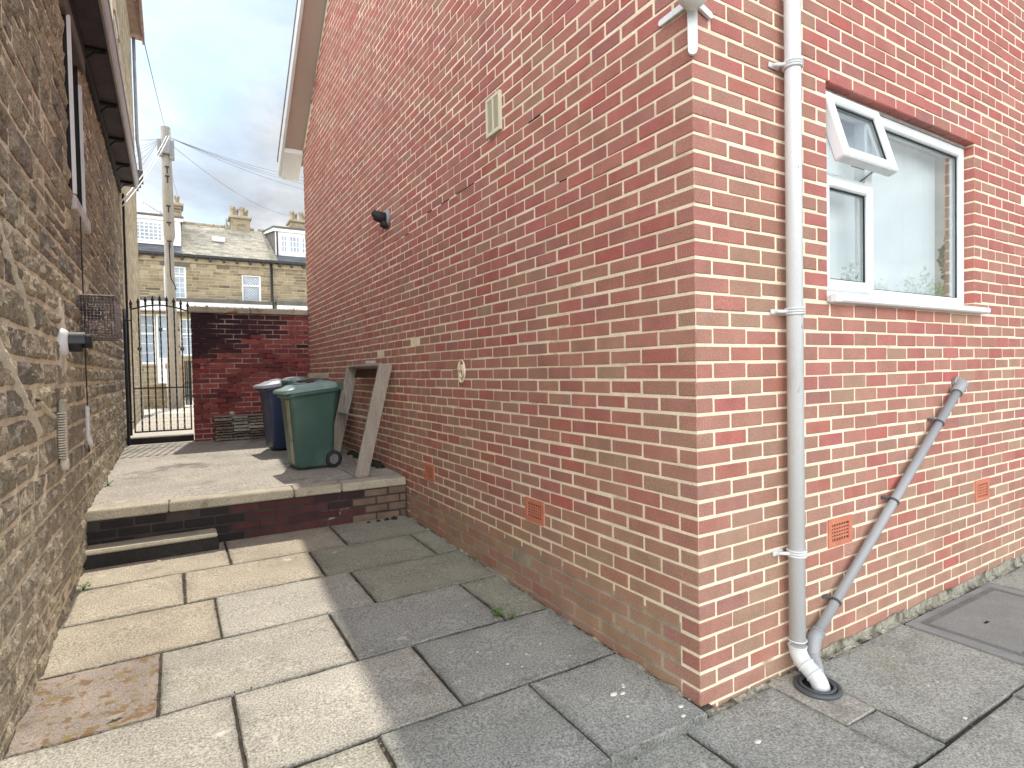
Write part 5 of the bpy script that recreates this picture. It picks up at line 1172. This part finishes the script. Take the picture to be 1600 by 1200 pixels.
def terraced(label, xa, xb, wins, seed, slate_parts):
    t = thing('terraced_house', label, 'house', ((xa + xb) / 2, TY, GZ))
    holes = [w[:4] for w in wins]
    g = MB(); stones(g, TY, max(xa, -4.5), min(xb, 6.5), GZ, EZ2 - 0.3, 0.10, 0.15, 0.25, 0.6, 0.012, terr_col, 3, 3, 0.006, holes, sign=-1, axis=1, seed=seed); g.build('wall', M['pale_stone'], t)
    g = MB(); wall_holes(g, xa, xb, 0.5, EZ2, TY + 0.004, TY + 0.12, holes); g.build('wall_core', pbr('terrace_mortar', (0.42, 0.345, 0.22), var=0.2, vscale=2), t)
    g = MB(); g.box((xa, TY - 0.06, EZ2 - 0.30), (xb, TY + 0.1, EZ2 - 0.10)); g.build('cornice', M['lintel'], t)
    g = MB(); g.box((xa, TY - 0.26, EZ2 - 0.07), (xb, TY - 0.12, EZ2 + 0.03)); 
    x = xa + 0.3
    while x < xb - 0.1: g.box((x, TY - 0.22, EZ2 - 0.20), (x + 0.10, TY - 0.06, EZ2 - 0.071)); x += 0.52
    g.build('gutter', M['iron'], t)
    g = MB()
    for (a, b, cf, sd) in slate_parts: slates(g, a, b, TY - 0.22, EZ2 + 0.02, RY, RZ, cf, seed=sd)
    g.build('roof', M['slate'], t)
    g = MB(); g.add([(xa, TY - 0.2, EZ2 + 0.0), (xb, TY - 0.2, EZ2 + 0.0), (xb, RY, RZ - 0.02), (xa, RY, RZ - 0.02), (xa, RY + 4.2, EZ2), (xb, RY + 4.2, EZ2)], [[0, 1, 2, 3], [3, 2, 5, 4]]); g.build('roof_deck', M['dark_stone'], t)
    g = MB(); 
    for i in range(int((xb - xa) / 0.45)): g.tube([(xa + i * 0.45, RY, RZ + 0.03), (xa + i * 0.45 + 0.44, RY, RZ + 0.03)], 0.09, 8)
    g.build('ridge_tile', M['lintel'], t)
    return t
pale_sl = lambda q: np.array(q.choice([(0.40, 0.365, 0.29), (0.44, 0.40, 0.32), (0.36, 0.33, 0.27), (0.47, 0.43, 0.33), (0.30, 0.28, 0.22)])) * q.uniform(0.9, 1.1)
grey_sl = lambda q: np.array(q.choice([(0.16, 0.165, 0.18), (0.18, 0.185, 0.20), (0.14, 0.145, 0.16)])) * q.uniform(0.9, 1.1)
W1 = (-2.10, -1.29, 4.77, 6.13); W2 = (0.84, 1.62, 4.68, 5.95)
G1 = (-3.3, -2.46, 2.05, 4.1); G2 = (-2.40, -1.98, 0.7, 4.1); G3 = (-1.58, -0.9, 2.38, 3.95)
A = terraced('stone terraced house with pale slate roof and wide white dormer at left', -8.0, 2.06, [W1, W2, G1, G2, G3], 31, [(-8.0, -1.40, grey_sl, 1), (-1.40, 2.35, pale_sl, 2)])
Bh = terraced('stone terraced house with dark slate roof and white dormer beside the brick gable', 2.065, 9.0, [], 33, [(2.36, 9.0, grey_sl, 3)])
bar_window(A, *W1, TY + 0.06, 4, 6, split=5.72); bar_window(A, *W2, TY + 0.06, 1, 1, split=5.48, lattice=True)
bar_window(A, *G1, TY + 0.06, 3, 5, split=3.3); bar_window(A, *G3, TY + 0.06, 3, 4, split=3.3)
for (x0_, x1_, z_, m_) in ((W1[0] - 0.12, W1[1] + 0.14, 6.14, M['dark_stone']), (W2[0] - 0.12, W2[1] + 0.14, 5.96, M['lintel'])):
    g = MB(); g.box((x0_, TY - 0.05, z_), (x1_, TY + 0.06, z_ + 0.20)); g.build('lintel', m_, A)
# white door with glazed panel
g = MB(); frame_rect(g, -2.42, -1.94, 0.66, 4.1, 0.07, TY - 0.03, TY + 0.05, 0.01); g.box((-2.35, TY - 0.01, 0.7), (-2.01, TY + 0.03, 2.3)); g.box((-2.35, TY - 0.02, 3.45), (-2.01, TY + 0.03, 3.53)); do = g.build('door', M['white_paint'], A)
g = MB(); g.box((-2.35, TY + 0.015, 2.3), (-2.01, TY + 0.025, 4.05)); g.build('pane', M['far_glass'], do)
# canopy over the ground floor: dark lead edge on a white fascia
g = MB(); g.box((-8, TY - 0.55, 4.60), (2.0, TY - 0.005, 4.74)); g.build('canopy', M['dark_stone'], A)
g = MB(); g.box((-8, TY - 0.52, 4.22), (2.0, TY - 0.02, 4.598)); g.build('fascia', M['white_paint'], A)
g = MB(); g.box((2.2, TY - 0.55, 4.62), (9, TY - 0.005, 4.80)); g.build('canopy', M['dark_stone'], Bh)
g = MB(); g.box((2.2, TY - 0.52, 4.22), (9, TY - 0.02, 4.615)); g.build('fascia', M['white_paint'], Bh)
g = MB(); g.tube([(2.06, TY - 0.12, 0.7), (2.06, TY - 0.12, 6.5)], 0.055, 10); g.build('downpipe', M['iron'], A)
# dormers
def dormer(par, xa, xb, z0, z1, wins, yb):
    yf = 26.5; g = MB()
    g.box((xa, yf, z0 - 0.02), (xb, yf + 0.08, z1 + 0.02)); d = g.build('dormer', M['white_paint'], par)
    g = MB(); sl_ = (RZ - 0.05 - z1) / (RY + 0.6 - yf)
    for x in (xa + 0.01, xb - 0.13): g.add([(x, yf + 0.08, z0 - 0.2), (x + 0.12, yf + 0.08, z0 - 0.2), (x + 0.12, yf + 0.08, z1), (x, yf + 0.08, z1), (x, yb, z1 + sl_ * (yb - yf)), (x + 0.12, yb, z1 + sl_ * (yb - yf))], [[0, 1, 2, 3], [0, 3, 4], [1, 5, 2]])
    g.build('cheek', M['dark_stone'], d)
    g = MB(); g.prism([(yf - 0.15, z1 + 0.14), (yb + 0.2, z1 + 0.14 + sl_ * (yb - yf)), (yb + 0.2, z1 + 0.2 + sl_ * (yb - yf)), (yf - 0.15, z1 + 0.22)], 0, xa - 0.12, xb + 0.12); g.build('dormer_roof', M['dark_stone'], d)
    g = MB(); g.prism([(yf - 0.12, z1 + 0.0), (yb, z1 + 0.0 + sl_ * (yb - yf)), (yb, z1 + 0.135 + sl_ * (yb - yf)), (yf - 0.12, z1 + 0.135)], 0, xa - 0.08, xa - 0.005); g.box((xa - 0.1, yf - 0.1, z1), (xb + 0.1, yf - 0.02, z1 + 0.135)); g.build('fascia', M['white_paint'], d)
    for (p, q_, a, b, nx, nz) in wins:
        w_ = bar_window(d, p, q_, a, b, yf - 0.03, nx, nz, 'dormer_window')
def bar_dw(): pass
def dormer_windows(d): pass
dormer(A, -6.0, -1.42, 7.10, 8.10, [], 29.6); dormer(Bh, 2.36, 7.5, 7.02, 8.12, [], 29.7)
def flat_window(par, xa, xb, za, zb, y, nx, nz):
    g = MB(); g.box((xa, y - 0.012, za), (xb, y - 0.002, zb)); o = g.build('dormer_window', M['far_glass'], par)
    g = MB(); r_ = 0.016
    for i in range(nx + 1): x = xa + (xb - xa) * i / nx; k = 0.04 if i in (0, nx) else r_; g.box((x - k, y - 0.035, za), (x + k, y - 0.013, zb))
    for i in range(nz + 1): z = za + (zb - za) * i / nz; k = 0.04 if i in (0, nz) else r_; g.box((xa, y - 0.0345, z - k), (xb, y - 0.0135, z + k))
    g.build('glazing_bar', M['white_paint'], o)
flat_window(A, -4.6, -3.3, 7.22, 7.98, 26.5, 6, 5); flat_window(A, -3.2, -2.09, 7.22, 7.98, 26.5, 7, 5); flat_window(A, -1.93, -1.72, 7.2, 7.98, 26.5, 1, 1)
flat_window(Bh, 2.60, 2.86, 7.20, 7.96, 26.5, 2, 3); flat_window(Bh, 2.96, 3.42, 7.20, 7.96, 26.5, 3, 3); flat_window(Bh, 3.5, 3.8, 7.20, 7.96, 26.5, 2, 3); flat_window(Bh, 3.9, 4.8, 7.20, 7.96, 26.5, 4, 3)
g = MB(); g.box((2.40, 26.42, 7.0), (2.46, 26.48, 8.15)); g.build('dormer_downpipe', M['iron'], Bh)
# skylight
g = MB(); dd = Vector((0, 4.22, 2.24)).normalized(); nn = Vector((0, -dd.z, dd.y)); p0 = Vector((-0.15, 27.6, EZ2 + 0.02 + (27.6 - 25.78) * 2.24 / 4.22)) + nn * 0.06
V = [p0, p0 + Vector((0.5, 0, 0)), p0 + Vector((0.5, 0, 0)) + dd * 0.5, p0 + dd * 0.5]; V2 = [v + nn * 0.07 for v in V]
g.add([tuple(v) for v in V + V2], [[4, 5, 6, 7], [0, 1, 5, 4], [1, 2, 6, 5], [2, 3, 7, 6], [3, 0, 4, 7]]); sk = g.build('skylight', M['white_paint'], A)
# chimneys
def chimney(par, x0_, x1_, zt_, pots, seed, y0=29.6, y1=30.5):
    g = MB(); stones(g, y0, x0_, x1_, RZ - 0.9, zt_, 0.12, 0.17, 0.2, 0.45, 0.012, terr_col, 3, 3, 0.005, sign=-1, axis=1, seed=seed)
    stones(g, x0_, y0, y1, RZ - 0.9, zt_, 0.12, 0.17, 0.2, 0.45, 0.012, terr_col, 3, 3, 0.005, sign=-1, axis=0, seed=seed + 1)
    stones(g, x1_, y0, y1, RZ - 0.9, zt_, 0.12, 0.17, 0.2, 0.45, 0.012, terr_col, 3, 3, 0.005, sign=1, axis=0, seed=seed + 2)
    g.box((x0_ + 0.006, y0 + 0.006, RZ - 0.9), (x1_ - 0.006, y1, zt_), (0.33, 0.27, 0.18)); c = g.build('chimney', M['pale_stone'], par)
    g = MB(); g.cbox((x0_ - 0.09, y0 - 0.09, zt_), (x1_ + 0.09, y1 + 0.09, zt_ + 0.14), 0.03); g.build('cap', M['lintel'], c)
    for i in range(pots):
        f = (i + 0.5) / pots; x = x0_ + (x1_ - x0_) * f; y = (y0 + y1) / 2 + (0.25 if i % 2 else -0.15)
        g = MB(); g.tube([(x, y, zt_ + 0.13), (x, y, zt_ + 0.2), (x, y, zt_ + 0.5), (x, y, zt_ + 0.52), (x, y, zt_ + 0.58)], [0.13, 0.10, 0.095, 0.125, 0.115], 10)
        for k in range(6): a = k * math.pi / 3; g.tube([(x + 0.1 * math.cos(a), y + 0.1 * math.sin(a), zt_ + 0.57), (x + 0.1 * math.cos(a), y + 0.1 * math.sin(a), zt_ + 0.65)], 0.025, 5)
        g.build('chimney_pot', M['lintel'], c)
chimney(A, -1.96, -1.30, 9.58, 2, 51); chimney(A, 0.80, 1.66, 9.30, 4, 55); chimney(Bh, 3.60, 4.75, 9.42, 5, 59)
for (x, nm) in ((0.62, 'metal ridge vent on the pale slate roof left of the middle chimney'),):
    g = MB(); g.tube([(x, 30.0, 8.9), (x, 30.0, 9.05), (x, 30.0, 9.1), (x, 30.0, 9.35)], [0.09, 0.09, 0.05, 0.03], 8); g.build('ridge_vent', M['galv'], A)
ae = thing('television_aerial', 'thin television aerial above the left dormer', 'aerial', (-2.1, 27.5, 8.4))
g = MB(); g.tube([(-2.12, 27.5, 8.15), (-2.12, 27.5, 8.75)], 0.018, 6); g.build('mast', M['galv'], ae)
g = MB(); g.tube([(-2.75, 27.2, 8.95), (-2.05, 27.6, 8.62)], 0.012, 5)
for i in range(6): f = i / 5; g.tube([(-2.75 + 0.6 * f, 27.2 + 0.35 * f, 8.85 - 0.28 * f), (-2.75 + 0.6 * f, 27.2 + 0.35 * f, 9.05 - 0.28 * f)], 0.006, 4)
g.build('boom', M['galv'], ae)

# ------------------------------------------------------------------ garden behind the camera, seen mirrored in the window
def foliage(mb, c, rad, n, s, cols, seed, cone=False):
    q = random.Random(seed)
    for i in range(n):
        while True:
            p = Vector((q.uniform(-1, 1), q.uniform(-1, 1), q.uniform(-1, 1)))
            if p.length < 1: break
        if cone: t = (p.z + 1) / 2; p = Vector((p.x * (1.05 - t), p.y * (1.05 - t), p.z))
        k = 0.75 + 0.5 * mnoise.noise((p.x * 2.3 + seed, p.y * 2.3, p.z * 2.3)); w = Vector((c[0] + p.x * rad[0] * k, c[1] + p.y * rad[1] * k, c[2] + p.z * rad[2] * (k if not cone else 1)))
        d = Vector((q.gauss(0, 1), q.gauss(0, 1), q.gauss(0, 1))).normalized() * s; e = d.orthogonal().normalized() * s * 0.6
        mb.add([tuple(w - d), tuple(w - e), tuple(w + d), tuple(w + e)], [[0, 1, 2, 3]], np.array(q.choice(cols)) * q.uniform(0.7, 1.2))
hg = thing('hedge', 'loose green hedge reflected in the lower part of the white window', 'hedge', (20, -8.5, 0))
g = MB()
for i in range(8): foliage(g, (15 + i * 1.5, -8.5 + 0.5 * math.sin(i * 2.1), 2.5), (1.25, 0.8, 2.35 + 0.3 * math.sin(i * 3.3)), 3000, 0.065, [(0.12, 0.20, 0.045), (0.09, 0.16, 0.035), (0.17, 0.25, 0.06)], 70 + i)
g.build('foliage', M['hedge_leaf'], hg)
g = MB()
for i in range(8): g.tube([(15 + i * 1.5, -8.5, 0 - 0.08), (15.1 + i * 1.5, -8.5, 2.3)], [0.05, 0.02], 6)
g.build('stem', M['bark'], hg)
TXX, TYY = 26.5, -8.6
ct = thing('conifer_tree', 'dark conifer tree reflected at the right edge of the white window', 'tree', (TXX, TYY, 0))
g = MB(); foliage(g, (TXX, TYY, 5.4), (2.7, 2.4, 5.6), 9000, 0.10, [(0.03, 0.05, 0.02), (0.02, 0.035, 0.015), (0.04, 0.06, 0.02)], 99, True); g.build('crown', M['hedge_leaf'], ct)
g = MB(); g.tube([(TXX, TYY, -0.1), (TXX, TYY, 7)], [0.25, 0.05], 8); g.build('trunk', M['bark'], ct)
